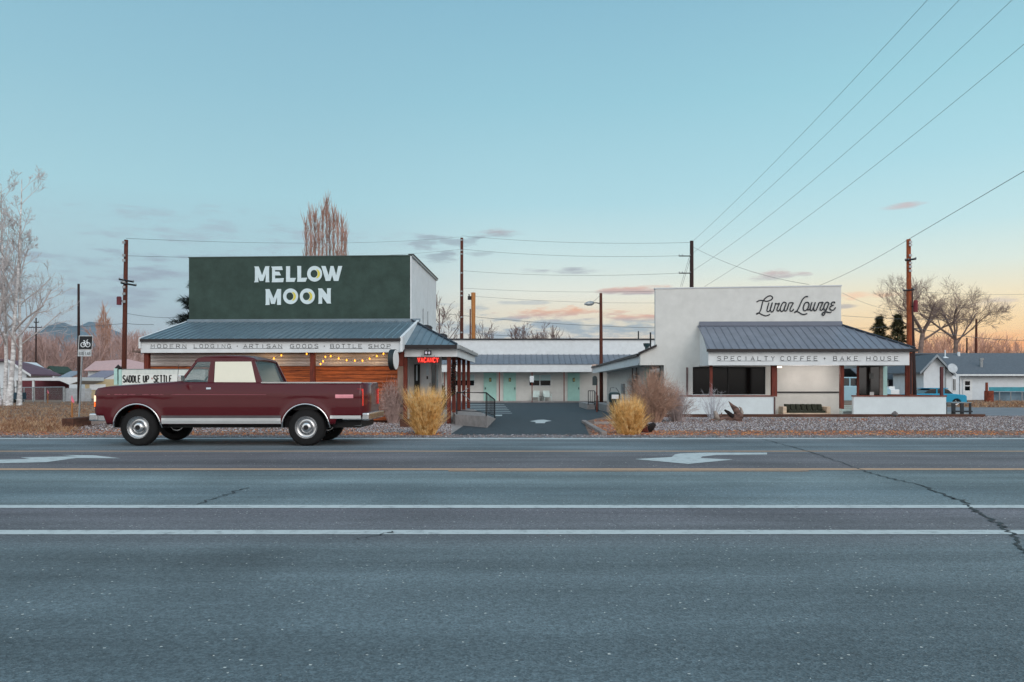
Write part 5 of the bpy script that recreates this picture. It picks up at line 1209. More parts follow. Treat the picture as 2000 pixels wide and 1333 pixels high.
bk.build('bicycle_symbol', M('symbol_white', (222,228,232), .5), sg)
q = MB(); write(q, f_, 'BIKE', 154.2, 694, 2.9, 2.0, 6.6, -.056, .006, n=4); write(q, f_, 'LANE', 167, 694, 2.9, 2.0, 6.6, -.056, .006, n=4); q.build('lettering', M('sign_blk', (16,20,26)), sg)
def stake(x, y0, y1, lab):
    d = gd(y1); f_ = Frame(x, d); r_ = f_.empty('survey_stake', label=lab, cat='stake', group='wooden survey stakes')
    h_ = (y1-y0)/F*d; MB().box(-.025,.025,-.012,.012,0,h_*.8).build('stake', ylpole, r_); MB().hexa([(-.027,-.014,h_*.8),(.027,-.014,h_*.8),(.027,.014,h_*.8),(-.027,.014,h_*.8),(-.02,-.01,h_),(.0,-.01,h_),(.0,.01,h_),(-.02,.01,h_)]).build('painted_top', M('pink_paint', (232,120,140), .7), r_)
    MB().face([(-.0,-.02,h_*.97),(.09,-.03,h_*.8),(.07,-.02,h_*.72),(-.0,-.02,h_*.76)]).build('ribbon', M('pink_paint', (232,120,140)), r_, fix=False)
stake(141, 773, 826, 'survey stake with a pink ribbon nearest the bike sign'); stake(93.5, 762, 788, 'survey stake with a pink top in front of the carport')

def pole(x0, y0, x1, y1, d, w, mat, name, lab, cat='utility pole', arms=(), boxes=(), group=None, taper=.75):
    """x0,y0 foot, x1,y1 top; straight wooden pole with cross arms (x0,x1,y,k)"""
    f_ = Frame(x0, d); r_ = f_.empty(name, label=lab, cat=cat, group=group)
    a = f_.p(x0, HY, 0); a.z = 0; b = f_.p(x1, y1, 0)
    MB().tube([a, a.lerp(b,.33), a.lerp(b,.66), b], [w/2, w/2*.93, w/2*.85, w/2*taper], n=12).build('pole', mat, r_, smooth=True)
    for (xa, xb, ya, yb, t) in arms:
        q = MB(); q.tube([f_.p(xa, ya, -w/2-t/2), f_.p(xb, yb, -w/2-t/2)], t/2, n=4); ar_ = q.build('cross_arm', mat if t > .1 else steel, r_)
        for xx in (xa+.6, xb-.6, xa*.7+xb*.3):
            yy = ya+(yb-ya)*(xx-xa)/(xb-xa); q = MB(); q.tube([f_.p(xx, yy-.3, -w/2-t/2), f_.p(xx, yy-2.4, -w/2-t/2), f_.p(xx, yy-3.2, -w/2-t/2)], [t*.35, t*.5, t*.2], n=8); q.build('insulator', galv, ar_)
    for (xa, xb, ya, yb, col) in boxes:
        a1 = f_.p(xa, yb, -w/2-.05); b1 = f_.p(xb, ya, -w/2-.05); rr_ = (b1.x-a1.x)/2
        q = MB(); q.tube([(a1.x+rr_, -w/2-.1, a1.z), (a1.x+rr_, -w/2-.1, b1.z-.05), (a1.x+rr_, -w/2-.1, b1.z)], [rr_, rr_, rr_*.8], n=14); q.build('transformer', M('transformer_'+str(col[0]), col, .5, .2), r_)
        q = MB(); q.tube([(a1.x+rr_, -w/2-.1, (a1.z+b1.z)/2), (f_.p(x0,0,0).x+(f_.p(x1,y1,0).x)*.5, 0, (a1.z+b1.z)/2)], .04); q.build('bracket', steel, r_)
    return f_, r_
# metal ties and tags stapled on the poles
def ties(f_, r_, x, ys, w):
    for y in ys: q = MB(); c = f_.p(x, y, 0); q.box(c.x-w*.28, c.x+w*.2, -w/2-.03, -w/2+.03, c.z-.06, c.z+.06); q.build('tag', galv, r_)
f_, r_ = pole(241, 780, 246.5, 469, 40, .25, polew, 'utility_pole', 'leaning reddish utility pole with a transformer left of the lodge', arms=((232.5,261,546,551,.09),(236,266,553,558,.09)), boxes=((229,238,580,596,(96,30,44)),))
ties(f_, r_, 245, (475,500,510,552,562,575,590), .3)
f_, r_ = pole(154, 785, 153.5, 555, 55, .2, polewd, 'utility_pole', 'thin black bare pole behind the bike lane sign')
f_, r_ = pole(70, 780, 70.5, 621, 95, .2, polewd, 'utility_pole', 'small distant dark pole among the bare trees at the left', arms=((56,82,640,640,.12),(66,76,630,630,.1)))
f_, r_ = pole(901.5, 780, 902, 465, 75, .36, polew, 'utility_pole', 'tall red brown pole behind the motel row, the left one of the yard'); ties(f_, r_, 902, (470,490,497,534,570,578,620,650), .4)
f_, r_ = pole(924.5, 780, 924.5, 572, 72, .42, ylpole, 'utility_pole', 'short pale yellow pole beside the tall red brown one', taper=.95)
q = MB(); q.tube([f_.p(922,582,0), f_.p(917,584,0), f_.p(916,575,0)], .06); q.tube([f_.p(917,586,0), f_.p(917,579,0)], .16, n=8); q.build('lamp', steel, r_)
f_, r_ = pole(918.5, 780, 918.5, 604, 78, .17, polew, 'utility_pole', 'thin brown post between the red brown and the yellow pole')
f_, r_ = pole(1174.5, 787, 1173.5, 573, 56, .27, polew, 'street_lamp', 'brown wooden lamp pole with a cobra lamp over the yard', 'street lamp')
q = MB(); q.tube([f_.p(1173,594,-.1), f_.p(1165,592,-.3), f_.p(1158,592,-.5)], .03); q.build('lamp_arm', steel, r_)
q = MB(); q.tube([f_.p(1159,592,-.5), f_.p(1155,593,-.6), f_.p(1148,593.6,-.7), f_.p(1141.5,594.5,-.8)], [.1,.16,.15,.05], n=10, flat=.8); q.build('lamp_head', galv, r_, smooth=True)
q = MB(); q.tube([f_.p(1172.5,577,-.1), f_.p(1158,591,-.5)], .01, n=4); q.build('stay', cable, r_)
f_, r_ = pole(1350.5, 780, 1351, 471, 62, .38, polewd, 'utility_pole', 'dark pole rising behind the cafe sign wall', arms=((1326,1349,500.5,500.5,.08),(1326,1349,534,534,.08)))
q = MB(); 
for x0 in (1346, 1349): q.tube([f_.p(x0, 503, -.2), f_.p(x0-17, 560, -.2)], .012, n=4)
q.build('stay', cable, r_)
f_, r_ = pole(1777, 780, 1774.5, 468, 42, .29, M('orange_pole', (150,74,34), .8, .35, 6, .5, 30, stretch=(6,6,.6), col2=(84,36,24)), 'utility_pole', 'tall orange brown pole with a transformer right of the cafe', arms=((1768,1789,509,506,.1),(1764,1786,568,566,.07)), boxes=((1783.5,1791.5,587,610,(110,24,36)),))
ties(f_, r_, 1776, (474,480,500,515,522,530), .3)
f_, r_ = pole(1787, 780, 1779, 562, 43.5, .24, polewd, 'utility_pole', 'leaning dark pole just behind the orange brown one'); 
f_, r_ = pole(1905.5, 785, 1907, 623, 90, .3, polew, 'utility_pole', 'distant thin brown pole beyond the right house')
f_, r_ = pole(1888, 785, 1888.5, 660, 110, .25, polewd, 'utility_pole', 'small distant pole left of the brown one beyond the right house')

# wires
def wire(a, b, sag, r=.012, lab='thin overhead wire'):
    A_, B_ = at(*a), at(*b); n = 24; P = [A_.lerp(B_, i/n)-Vector((0,0,sag*4*(i/n)*(1-i/n))) for i in range(n+1)]
    o_ = MB().tube([p-A_ for p in P], r*.8, n=4, caps=False).build('overhead_wire', cable, loc=A_, fix=False); tag(o_, lab, 'wire', 'overhead wires'); return o_
wire((1355,470,62), (1830,-20,30), .3, .013, 'overhead wire climbing steepest from the dark pole to the top edge')
wire((1350,497,62), (1893,-20,30), .5, .013, 'second overhead wire climbing from the dark pole to the top edge')
wire((1350,531,62), (1998,-20,30), .7, .013, 'third overhead wire climbing from the dark pole to the top right corner')
wire((1376,560,60), (2020,70,30), .5, .013, 'lowest of the four wires fanning up to the right edge')
wire((2010,329,30), (1776,467,42), .0, .017, 'thick wire from the right edge to the top of the orange pole')
wire((1776,467,42), (1598,559,52), .15, .014, 'wire from the orange pole top down to the cafe sign wall')
wire((1352,482,62), (1580,556,50), .4, .014, 'wire sloping down from the dark pole behind the cafe sign wall')
wire((1644,572,55), (1770,606,80), .4, .012, 'thin wire leaving the cafe sign wall to the right')
wire((902,461,75), (1350,474,62), .3, .014, 'top wire between the red brown pole and the dark pole')
wire((902,487,75), (1327,500,62), .3, .014, 'second wire between the red brown pole and the dark pole')
wire((902,529,75), (1327,534,62), .3, .014, 'third wire between the red brown pole and the dark pole')
wire((902,563,75), (1290,569,70), .2, .013, 'fourth wire above the motel row')
wire((924,579,72), (1290,592,80), .2, .013, 'faint wire starting at the yellow pole')
wire((246,466,40), (902,463,75), .4, .010, 'faint top wire between the left pole and the red brown pole')
wire((246,500,40), (902,487,75), .4, .010, 'faint second wire running behind the green sign wall')
wire((860,612,75), (1290,641,75), .25, .022, 'darker service wire low over the motel row')
wire((930,650,72), (1010,656,72), .1, .02, 'short drooping service wire beside the yellow pole')
wire((-20,636,90), (246,632,60), .3, .02, 'dark wire crossing behind the aspens at the left')
wire((246,612,40), (345,620,50), .1, .012, 'thin wire from the left pole toward the lodge')
wire((246,632,60), (300,634,60), .05, .02, 'short dark wire left of the lodge roof')
wire((1790,570,60), (2040,573,90), .2, .014, 'thin wire to the right of the orange pole')
wire((1644,617,55), (1900,622,90), .2, .014, 'thin wire behind the conifers')
wire((1780,640,60), (2040,664,95), .4, .03, 'dark low wire over the right house roof')
wire((1644,640,55), (1740,637,60), .1, .014, 'short wire behind the cafe roof hip')

# ================================================================== plants
def rnd_dir(rd): 
    v = Vector((rd.gauss(0,1), rd.gauss(0,1), rd.gauss(0,1))); return v.normalized()
def grow(mb, rd, p, d, ln, r, lvl, cfg, maxlvl):
    n = cfg.get('seg', 4) if lvl > 0 else 3
    pts = [p.copy()]; dd = d.copy()
    for i in range(n):
        dd = (dd + rnd_dir(rd)*cfg['wob'] + Vector((0,0,cfg['up']*(1 if lvl < maxlvl else .3)))).normalized()
        p = p + dd*ln/n; pts.append(p.copy())
    end = cfg.get('end', .5) if lvl > 0 else .4
    rs_ = [max(cfg['rmin'], r*(1-(1-end)*i/n)) for i in range(n+1)]
    mb.tube(pts, rs_, n=7 if r > .08 else (5 if r > .035 else 3), caps=False)
    if lvl == 0: return
    k = cfg['kids'][maxlvl-lvl] if isinstance(cfg['kids'], (list, tuple)) else cfg['kids']
    t0 = cfg.get('t0', .35) if lvl < maxlvl else cfg.get('trunk', .35)
    for j in range(k):
        t = t0+(1-t0)*(j+rd.random())/k; t = min(t, .999); i = int(t*n); q = pts[i].lerp(pts[i+1], t*n-i)
        ax = (pts[i+1]-pts[i]).normalized(); perp = ax.cross(rnd_dir(rd)); 
        if perp.length < .01: continue
        perp.normalize(); an = cfg['ang']*rd.uniform(.6, 1.25)
        nd_ = ax*math.cos(an)+perp*math.sin(an)
        grow(mb, rd, q, nd_, ln*cfg['ratio']*rd.uniform(.7, 1.15)*(1-.35*t if lvl == maxlvl else 1), max(cfg['rmin'], rs_[i]*cfg.get('rr', .55)), lvl-1, cfg, maxlvl)
def bare_tree(x, d, h, lab, cat='tree', name='bare_tree', seed=1, mat=None, r=.2, cfg=None, lvl=4, trunks=None, group=None, lean=(0,0), th=.42):
    rd = random.Random(seed); f_ = Frame(x, d); root = f_.empty(name, label=lab, cat=cat, group=group)
    c = dict(wob=.16, up=.08, kids=5, ang=.75, ratio=.62, rmin=.012, end=.55)
    c.update(cfg or {})
    mat = mat or M('bark', (104,90,88), .9, .2, 4)
    tm_ = MB(); cr = MB()
    for (ox, lx, hh, rr_) in (trunks or [(0, 0, 1, 1)]):
        H_ = h*hh; d0 = Vector((lx+lean[0], lean[1]+rd.gauss(0,.04), 1)).normalized()
        p = Vector((ox, rd.gauss(0,.2)*(1 if trunks else 0), 0)); pts = [p.copy()]; n = 9; tl = H_*th
        tot = tl if not c.get('through') else H_*.95
        for i in range(n): d0 = (d0+rnd_dir(rd)*c['wob']*.35+Vector((0,0,.05))).normalized(); p = p+d0*tot/n; pts.append(p.copy())
        R0 = r*rr_; e_ = .6 if not c.get('through') else .12
        rs_ = [R0*(1-(1-e_)*i/n) for i in range(n+1)]; rs_[0] *= 1.35
        tm_.tube(pts, rs_, n=10, caps=False)
        if c.get('through'):
            k = c['limbs']; tt = c.get('lt', .3)
            for j in range(k):
                t = tt+(.98-tt)*(j+rd.random()*.8)/k; i = min(n-1, int(t*n)); q = pts[i].lerp(pts[i+1], t*n-i); a_ = rd.uniform(0, 6.283); an = c['ang']*rd.uniform(.7,1.2)
                nd_ = Vector((math.cos(a_)*math.sin(an), math.sin(a_)*math.sin(an), math.cos(an)))
                grow(cr, rd, q, nd_, H_*c['limb']*(1.15-t*.8)*rd.uniform(.7,1.2), max(c['rmin'], rs_[i]*.5), lvl-1, c, lvl-1)
        else:
            k = c.get('limbs', 5)
            for j in range(k):
                a_ = 6.283*j/k+rd.uniform(-.4,.4); an = rd.uniform(.15, .75)*c.get('spread', 1); q = pts[-1] if j > 1 else pts[-2]
                nd_ = Vector((math.cos(a_)*math.sin(an), math.sin(a_)*math.sin(an), math.cos(an)))
                grow(cr, rd, q, nd_, H_*c.get('limb', .36)*rd.uniform(.8,1.15), rs_[-1]*rd.uniform(.4,.7), lvl-1, c, lvl-1)
    tm_.build('trunk', c.get('tmat', mat), root, smooth=True, fix=False)
    cr.build('crown', mat, root, fix=False)
    return root
bark = M('grey_brown_bark', (112,92,90), .9, .3, 3); aspen = M('white_aspen_bark', (226,226,226), .8, .12, 3.5, .3, 20, col2=(150,144,144), stretch=(1,1,2)); twg = M('aspen_twigs', (182,176,176), .9, .1)
# aspens at the far left
bare_tree(22, 50, 15.0, 'clump of white barked aspens on the far left lot', seed=5, name='aspen_tree', mat=twg, r=.15, lvl=4, group=None,
    trunks=[(-.65,-.01,.92,1.05),(-.3,.00,.98,.9),(.08,.035,1.0,1.1),(.38,.04,.8,.9),(-1.9,-.02,.85,1),(-1.0,.03,.8,.7)],
    cfg=dict(through=1, limbs=14, limb=.27, lt=.26, ang=.72, kids=[5,4,4], ratio=.5, wob=.16, up=.10, rmin=.008, tmat=aspen))
# two cottonwoods at the right
ctw = M('cottonwood_bark', (136,118,112), .9, .25, 3)
bare_tree(1797, 92, 15.6, 'broad bare cottonwood with crooked limbs, left of the pair', name='cottonwood_tree', seed=21, mat=ctw, r=.40, lvl=5, th=.47, cfg=dict(limbs=6, limb=.27, kids=[5,5,5,4], ang=.64, ratio=.66, wob=.16, up=.03, rmin=.009, spread=1.5, rr=.48, seg=5))
bare_tree(1863, 92, 15.6, 'bare cottonwood with a rounded crown above the house roof', name='cottonwood_tree', seed=34, mat=ctw, r=.36, lvl=5, th=.42, cfg=dict(limbs=6, limb=.30, kids=[5,5,5,4], ang=.64, ratio=.66, wob=.16, up=.03, rmin=.009, spread=1.35, rr=.48, seg=5))
# bare trees beyond the row
for i, (x, h, s) in enumerate(((1015,9.6,1),(1048,8.4,2),(1078,9.2,3),(1100,8.2,4),(1128,7.6,5),(1146,7.2,6))):
    bare_tree(x, 100+i*3, h*1.12, ['tallest leftmost bare tree above the motel row','small bare tree second from left above the motel row','bare tree in the middle of the group above the motel row','slim bare tree fourth in the group above the motel row','crooked bare tree fifth in the group above the motel row','dense twiggy tree at the right end of the group above the motel row'][i],
      seed=50+s, mat=bark, r=.2, lvl=4, group='bare trees above the motel row', cfg=dict(limbs=5, limb=.34, kids=[4,4,4], ang=.6, ratio=.6, up=.14, rmin=.017))
bare_tree(846, 80, 11.0, 'bare tree leaning out behind the right edge of the green sign building', seed=71, mat=bark, r=.22, lvl=4, lean=(.12,0), cfg=dict(limbs=6, limb=.38, kids=[4,5,4], ang=.6, ratio=.6, rmin=.014))
bare_tree(880, 84, 7.4, 'low spreading bare tree at the foot of the red brown pole', seed=72, mat=bark, r=.2, lvl=4, th=.3, cfg=dict(limbs=7, limb=.5, kids=[4,4,4], ang=.7, ratio=.6, rmin=.016, spread=1.5))
bare_tree(945, 92, 9.0, 'thin bare tree behind the pale yellow pole', seed=73, mat=bark, r=.18, lvl=4, cfg=dict(limbs=5, limb=.36, kids=[4,4,3], ang=.6, ratio=.6, rmin=.015))
# lombardy poplar behind the sign
rd = random.Random(9); f_ = Frame(635, 88); lp = f_.empty('poplar_tree', label='narrow bare poplar rising behind the green sign wall', cat='tree')
tk, crn = MB(), MB()
for (px_, top_) in ((597,436),(606,420),(615,419),(622,440),(630,412),(638,394),(644,420),(652,418),(660,426),(668,440),(675,455)):
    b0 = f_.p(636+(px_-636)*.45, HY, 0); b0.z = 0; tp = f_.p(px_, top_, rd.uniform(-1,1)); mid_ = b0.lerp(tp, .5)+Vector(((tp.x-b0.x)*.35,0,0))
    P = [b0.lerp(mid_, .5), mid_, mid_.lerp(tp, .4)+Vector(((tp.x-b0.x)*.06,0,0)), mid_.lerp(tp,.75), tp]; P = [b0]+P
    tk.tube(P, [.12,.09,.06,.04,.025,.01], n=6, caps=False)
    for j in range(170):
        t = rd.uniform(.35, .99); i = int(t*5); q = P[i].lerp(P[i+1], t*5-i); a_ = rd.uniform(0, 6.28); an = rd.uniform(.12,.38)
        ln_ = rd.uniform(.5, 1.5); e1 = q+Vector((math.cos(a_)*math.sin(an), math.sin(a_)*math.sin(an), math.cos(an)))*ln_; e2 = e1+Vector((math.cos(a_)*.04, math.sin(a_)*.04, .5))*rd.uniform(.5,1)
        crn.tube([q, e1, e2], [.026,.016,.008], n=3, caps=False)
tk.build('trunk', M('poplar_bark', (150,116,102), .9, .2), lp, fix=False); crn.build('crown', M('poplar_twigs', (172,138,126), .9, .25, 1), lp, fix=False)
# conifers
def conifer(x, d, ytop, wpx, lab, seed, mat, name='conifer_tree', nf=3800, sz=1.0):
    rd = random.Random(seed); f_ = Frame(x, d); r_ = f_.empty(name, label=lab, cat='tree', group=None)
    H_ = EYE+(HY-ytop)/F*d; Wd = wpx/F*d/2
    MB().tube([(0,0,0),(0,0,H_*.98)], [.2,.03], n=7).build('trunk', M('conifer_bark', (70,50,44), .9), r_)
    mb = MB()
    for j in range(nf):
        t = rd.random()**.8*.94+.05; z = H_*t; rad = Wd*(1-t)**.85*rd.uniform(.55,1.08)*(.8+.35*math.sin(t*46)+.2*math.sin(t*113+1)); a_ = rd.uniform(0, 6.283)
        c_ = Vector((math.cos(a_)*rad, math.sin(a_)*rad, z)); s_ = .16*sz*d/60*rd.uniform(.6,1.4)
        dv = Vector((math.cos(a_), math.sin(a_), rd.uniform(-.35,.5))).normalized(); sd = dv.cross(Vector((0,0,1))).normalized()
        for q_ in range(3):
            dq_ = (dv+rnd_dir(rd)*.5).normalized(); mb.face([c_-sd*s_*.25, c_+dq_*s_*1.5, c_+sd*s_*.25+Vector((0,0,.02))])
    mb.build('crown', mat, r_, fix=False); return r_
cg = M('conifer_green', (92,92,62), .9, .45, 1.2); cg2 = M('dark_spruce', (28,42,34), .9, .5, 1.2)
conifer(1717, 85, 618, 118, 'small conifer left of the two above the cafe roof hip', 1, cg); conifer(1753, 85, 614, 108, 'small conifer right of the two beside the orange pole', 2, cg)
conifer(404, 60, 515, 225, 'dark spruce peeking out left of the green sign wall', 3, cg2, 'spruce_tree', 15000, 1.7)

# tree masses far behind
def treemass(xa, xb, da, db, ytop, n, lab, seed, col, colt=None):
    rd = random.Random(seed); mb = MB()
    for _ in range(n):
        x = rd.uniform(xa, xb); d = rd.uniform(da, db); yt = ytop(x)+rd.uniform(-8, 16); o0 = at(x, HY, d); o0.z = 0; H_ = EYE+(HY-yt)/F*d
        br = rd.uniform(.9, 1.5)
        mb.tube([o0, o0+Vector((rd.gauss(0,.2),0,H_*.45)), o0+Vector((rd.gauss(0,.5),0,H_*.85))], [.16*br,.10*br,.03], n=4, caps=False)
        for j in range(10):
            t = rd.uniform(.15,.75); q = o0+Vector((0,0,H_*t)); a_ = rd.uniform(0,6.28); an = rd.uniform(.2,.9); l_ = H_*rd.uniform(.2,.42)
            dv = Vector((math.cos(a_)*math.sin(an), math.sin(a_)*math.sin(an), math.cos(an))); e_ = q+dv*l_
            if e_.z > H_: e_.z = H_
            mb.tube([q, q.lerp(e_,.5)+rnd_dir(rd)*.15, e_], [.07*br,.045*br,.02], n=3, caps=False)
            for m_ in range(9):
                q2 = q.lerp(e_, rd.uniform(.3,1)); l2 = H_*rd.uniform(.06,.17); e2 = q2+(dv+rnd_dir(rd)*.8+Vector((0,0,.3))).normalized()*l2
                mb.tube([q2, q2.lerp(e2,.5)+rnd_dir(rd)*.08, e2], [.035,.025,.012], n=3, caps=False)
    o = mb.build('bare_woods', col, fix=False); tag(o, lab, 'woods', kind='stuff'); return o
wm1 = M('bare_wood_mass', (172,144,138), .95, .3, .05); wm2 = M('bare_wood_mass_warm', (190,146,126), .95, .3, .05)
treemass(-80, 360, 110, 190, lambda x: 658-8*math.sin(x*.03)-(14 if 185 < x < 225 else 0), 190, 'hazy belt of bare trees behind the far left houses', 4, wm1)
treemass(1560, 2080, 115, 190, lambda x: 664-(8*math.sin((x-1800)*.022)) if x > 1800 else 680, 170, 'belt of bare trees behind the right houses', 6, wm2)
treemass(820, 1300, 150, 220, lambda x: 690, 40, 'low bare trees beyond the motel row', 8, wm1)
rd = random.Random(91); f_ = Frame(203, 150); lp2 = f_.empty('poplar_tree', label='distant reddish poplar above the far left tree belt', cat='tree')
tk, crn = MB(), MB()
for k in range(7):
    px_ = 190+k*4.2; top_ = 598+abs(k-3)*13; b0 = Vector(((px_-203)/F*75,0,0)); tp = f_.p(px_, top_, 0); tk.tube([b0, b0.lerp(tp,.5), tp], [.2,.12,.03], n=5, caps=False)
    for j in range(150):
        q = b0.lerp(tp, rd.uniform(.25,.98)); crn.tube([q, q+Vector((rd.gauss(0,.35), rd.gauss(0,.35), rd.uniform(.8,1.8)))], [.045,.012], n=3, caps=False)
tk.build('trunk', M('poplar_bark', (140,96,78)), lp2, fix=False); crn.build('crown', M('far_poplar', (182,144,126), .9, .2), lp2, fix=False)
# mountains
def ridge(pts, d, name, lab, col, z=0):
    mb = MB(); rd = random.Random(int(d)); n = 90; P = []
    xs_ = [pts[0][0]+(pts[-1][0]-pts[0][0])*i/n for i in range(n+1)]
    for x in xs_:
        for (a, ya), (b_, yb) in zip(pts, pts[1:]):
            if a <= x <= b_: s_ = (x-a)/(b_-a); s_ = s_*s_*(3-2*s_); y = ya+(yb-ya)*s_; break
        P.append(at(x, y+rd.uniform(-.8,.8), d))
    rows_ = []
    for p in P:
        col_ = [];
        for k in range(8):
            t = k/7; col_.append(Vector((p.x*(1-.04*t)+rd.gauss(0,d*.003)*(0<k<7), p.y-d*.16*t+rd.gauss(0,d*.004)*(0<k<7), p.z*(1-t)**1.3)))
        col_ = [Vector((p.x*1.02, p.y+d*.15, 0))]+col_; rows_.append(col_)
    grid_panel(mb, rows_); o = mb.build(name, col, fix=False, smooth=True); o['kind'] = 'structure'; o['label'] = lab; return o
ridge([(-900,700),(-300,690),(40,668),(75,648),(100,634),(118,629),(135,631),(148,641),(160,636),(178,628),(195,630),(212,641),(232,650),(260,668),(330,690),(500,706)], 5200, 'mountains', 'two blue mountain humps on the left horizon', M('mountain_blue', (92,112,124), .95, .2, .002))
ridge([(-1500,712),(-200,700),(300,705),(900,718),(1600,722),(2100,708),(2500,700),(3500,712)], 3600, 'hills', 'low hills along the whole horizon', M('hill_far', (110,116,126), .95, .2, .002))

# ornamental grass clumps
def clump(x, yb, hpx, wpx, lab, seed):
    d = gd(yb)+.45; f_ = Frame(x, d); rd = random.Random(seed); mb = MB(); H_ = hpx/F*d; Wd = wpx/F*d/2
    blades(mb, Vector((0,0,0)), 2600, Wd*.5, H_*1.05, .010, rd, .17, 4, .9)
    blades(mb, Vector((0,0,0)), 900, Wd*.6, H_*.72, .010, rd, .42, 4, 1.1)
    o = mb.build('ornamental_grass', speck('golden_grass'+str(seed), [(238,196,130),(220,170,98),(246,216,158),(180,132,70),(230,184,114)], 14, .7), loc=f_.O, fix=False)
    tag(o, lab, 'ornamental grass'); return o
clump(831, 852, 92, 62, 'tall golden grass clump beside the entry post of the lodge', 1)
clump(1228, 851, 80, 70, 'rounder golden grass clump at the right of the drive mouth', 2)
def shrub(x, yb, hpx, wpx, lab, seed, col, n=260, name='shrub', up=.6, r=.006, kids=9):
    d = gd(yb)+.4; f_ = Frame(x, d); rd = random.Random(seed); mb = MB(); H_ = hpx/F*d; Wd = wpx/F*d/2
    for j in range(n):
        a_ = rd.uniform(0,6.283); an = rd.uniform(0,1)**.8; top = Vector((math.cos(a_)*Wd*an, math.sin(a_)*Wd*.8*an, H_*rd.uniform(.5,1.05)*(1-.45*an*an)))
        b0 = Vector((math.cos(a_)*Wd*.25*an, math.sin(a_)*Wd*.2*an, 0)); m1 = b0.lerp(top,.5)+Vector((0,0,H_*.1))
        P = [b0, m1+rnd_dir(rd)*.04, top]; mb.tube(P, [r*1.6, r, r*.4], n=3, caps=False)
        for k in range(kids):
            t = rd.uniform(.25,1); q = P[0].lerp(P[1], t*2) if t < .5 else P[1].lerp(P[2], t*2-1); dv = (top-b0).normalized()
            e_ = q+(dv*up+rnd_dir(rd)*.7).normalized()*H_*rd.uniform(.06,.2); mb.tube([q, e_], [r*.7, r*.35], n=3, caps=False)
    o = mb.build(name, col, loc=f_.O, fix=False); tag(o, lab, 'shrub'); return o
shrub(1276, 828, 108, 112, 'big reddish brown twiggy shrub left of the cafe front', 1, M('red_twigs', (176,142,124), .9, .3, 5), 420, r=.0045, kids=11)
shrub(1322, 826, 82, 92, 'greyish twiggy shrub between the red shrub and the cafe window', 2, M('grey_twigs', (172,156,154), .9, .25, 5), 170, r=.0045)
shrub(1252, 800, 90, 60, 'pale feathery shrub top behind the golden grass clump', 7, M('pale_twigs', (150,130,124), .9, .25, 5), 180)
shrub(1392, 818, 66, 66, 'sparse silvery shrub with thin stems in front of the low cafe wall', 3, M('silver_twigs', (178,178,186), .9, .2, 5), 46, r=.005, kids=6)
shrub(768, 829, 88, 76, 'pale leafless shrub at the right end of the lodge porch', 4, M('pale_twigs2', (176,152,146), .9, .25, 5), 150)
shrub(800, 822, 56, 40, 'low pale shrub beside the left grass clump', 8, M('pale_twigs2', (176,152,146)), 90)
shrub(862, 806, 52, 20, 'small dark evergreen shrub inside the entry portico', 5, M('evergreen_dark', (30,34,26), .9, .4, 8), 240, r=.012)
f_ = Frame(884, 26.2); rd = random.Random(4); mb = MB()
for j in range(420):
    a_ = rd.uniform(0,6.28); z = rd.uniform(.9,2.0); q = Vector((math.cos(a_)*rd.uniform(.03,.12)-.02, math.sin(a_)*.08, z)); mb.face([q, q+rnd_dir(rd)*.09, q+rnd_dir(rd)*.06])
o = mb.build('climbing_vine', M('dark_vine', (34,24,22), .9, .4, 8), loc=f_.O, fix=False); tag(o, 'dark dried vine wrapped round the second portico post', 'vine')
# driftwood stump
f_ = Frame(1418, gd(824)); dw_ = f_.empty('driftwood', label='gnarled grey brown driftwood stump on the gravel before the cafe', cat='driftwood')
dmt = M('weathered_wood', (112,88,80), .95, .5, 5, .7, 25, stretch=(1,1,3), col2=(48,32,28)); dmg = M('grey_driftwood', (150,138,130), .95, .3, 6, .6, 25)
def P_(x, y, k=0): return f_.p(x, y, k)
MB().tube([P_(1450,818,.0), P_(1440,816,.05), P_(1425,819,.1), P_(1408,820,.05), P_(1392,823,0), P_(1382,824,-.1)], [.17,.19,.13,.10,.09,.04], n=10).build('trunk', dmt, dw_, smooth=True)
MB().tube([P_(1445,819), P_(1441,808), P_(1437,800), P_(1430,793), P_(1423,784)], [.13,.12,.11,.06,.008], n=8).build('branch', dmt, dw_, smooth=True)
MB().tube([P_(1446,817,.1), P_(1449,806,.12), P_(1447,798,.15), P_(1443,795,.1)], [.08,.06,.04,.01], n=8).build('branch', dmg, dw_, smooth=True)
MB().tube([P_(1440,820), P_(1430,813), P_(1422,806), P_(1415,801)], [.08,.08,.06,.03], n=8).build('branch', M('charred', (36,28,28), .95, .3), dw_, smooth=True)
MB().tube([P_(1402,821), P_(1399,812), P_(1396,803)], [.10,.09,.05], n=8).build('branch', dmg, dw_, smooth=True)
MB().tube([P_(1396,822,-.1), P_(1405,825,-.3), P_(1416,822,-.1)], [.03,.04,.05], n=8).build('root', dmg, dw_, smooth=True)
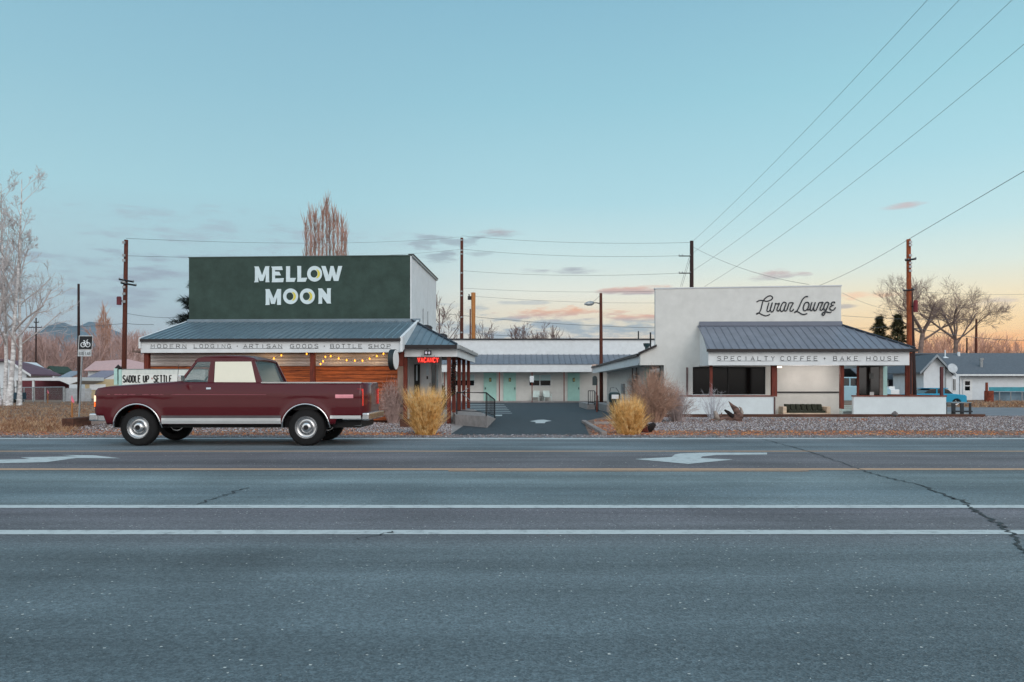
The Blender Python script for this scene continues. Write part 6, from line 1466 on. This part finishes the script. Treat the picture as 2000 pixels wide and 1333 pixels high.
MB().tube([P_(1402,816), P_(1408,812), P_(1410,806)], [.05,.03,.015], n=8).build('root', dmt, dw_, smooth=True)
f_ = Frame(1263, gd(846)); st = f_.empty('tree_stump', label='split reddish stump behind the right golden grass clump', cat='stump')
def P_(x, y, k=0): return f_.p(x, y, k)
MB().tube([P_(1258,847), P_(1256,836), P_(1260,824)], [.13,.12,.06], n=8).build('stump', M('red_stump', (96,44,34), .95, .4, 6, .6, 20), st, smooth=True)
MB().tube([P_(1262,842,.2), P_(1272,834,.2), P_(1279,828,.2)], [.12,.10,.05], n=8).build('broken_limb', M('charred', (36,28,28)), st, smooth=True)
# boulders
for x, y, s_, lab in ((755,823,.22,'grey boulder in the bed at the end of the lodge porch'),(1748,812,.12,'pale stone resting on the terrace timber')):
    p = gp(x, y) if y > 820 else at(x, 812, 30.1); rd = random.Random(int(x)); bm = bmesh.new(); bmesh.ops.create_icosphere(bm, subdivisions=3, radius=s_)
    for v in bm.verts: v.co *= 1+.18*math.sin(v.co.x*21/s_*.2+1)+.12*math.sin(v.co.y*17/s_*.25)+rd.uniform(-.03,.03); v.co.z *= .75
    me = bpy.data.meshes.new('boulder'); bm.to_mesh(me); bm.free(); me.materials.append(M('boulder_grey', (124,118,118), .95, .25, 8, .5, 30)); me.shade_smooth()
    o = bpy.data.objects.new('boulder', me); C.objects.link(o); o.location = (p.x, p.y, max(p.z, 0)+s_*.5); tag(o, lab, 'boulder')

# haze: the evening air that pales the mountains
hz = MB().box(-7000, 7000, -150, 6500, -1.2, 900).build('haze', bpy.data.materials.new('haze_air'))
hm = hz.data.materials[0]; hm.use_nodes = True; hn = hm.node_tree; hn.nodes.clear()
pv = hn.nodes.new('ShaderNodeVolumePrincipled'); ho = hn.nodes.new('ShaderNodeOutputMaterial'); hn.links.new(pv.outputs[0], ho.inputs['Volume'])
pv.inputs['Color'].default_value = (.78,.86,.95,1); pv.inputs['Density'].default_value = .000022
tag(hz, 'thin pale evening haze over the far hills', 'haze', kind='stuff')
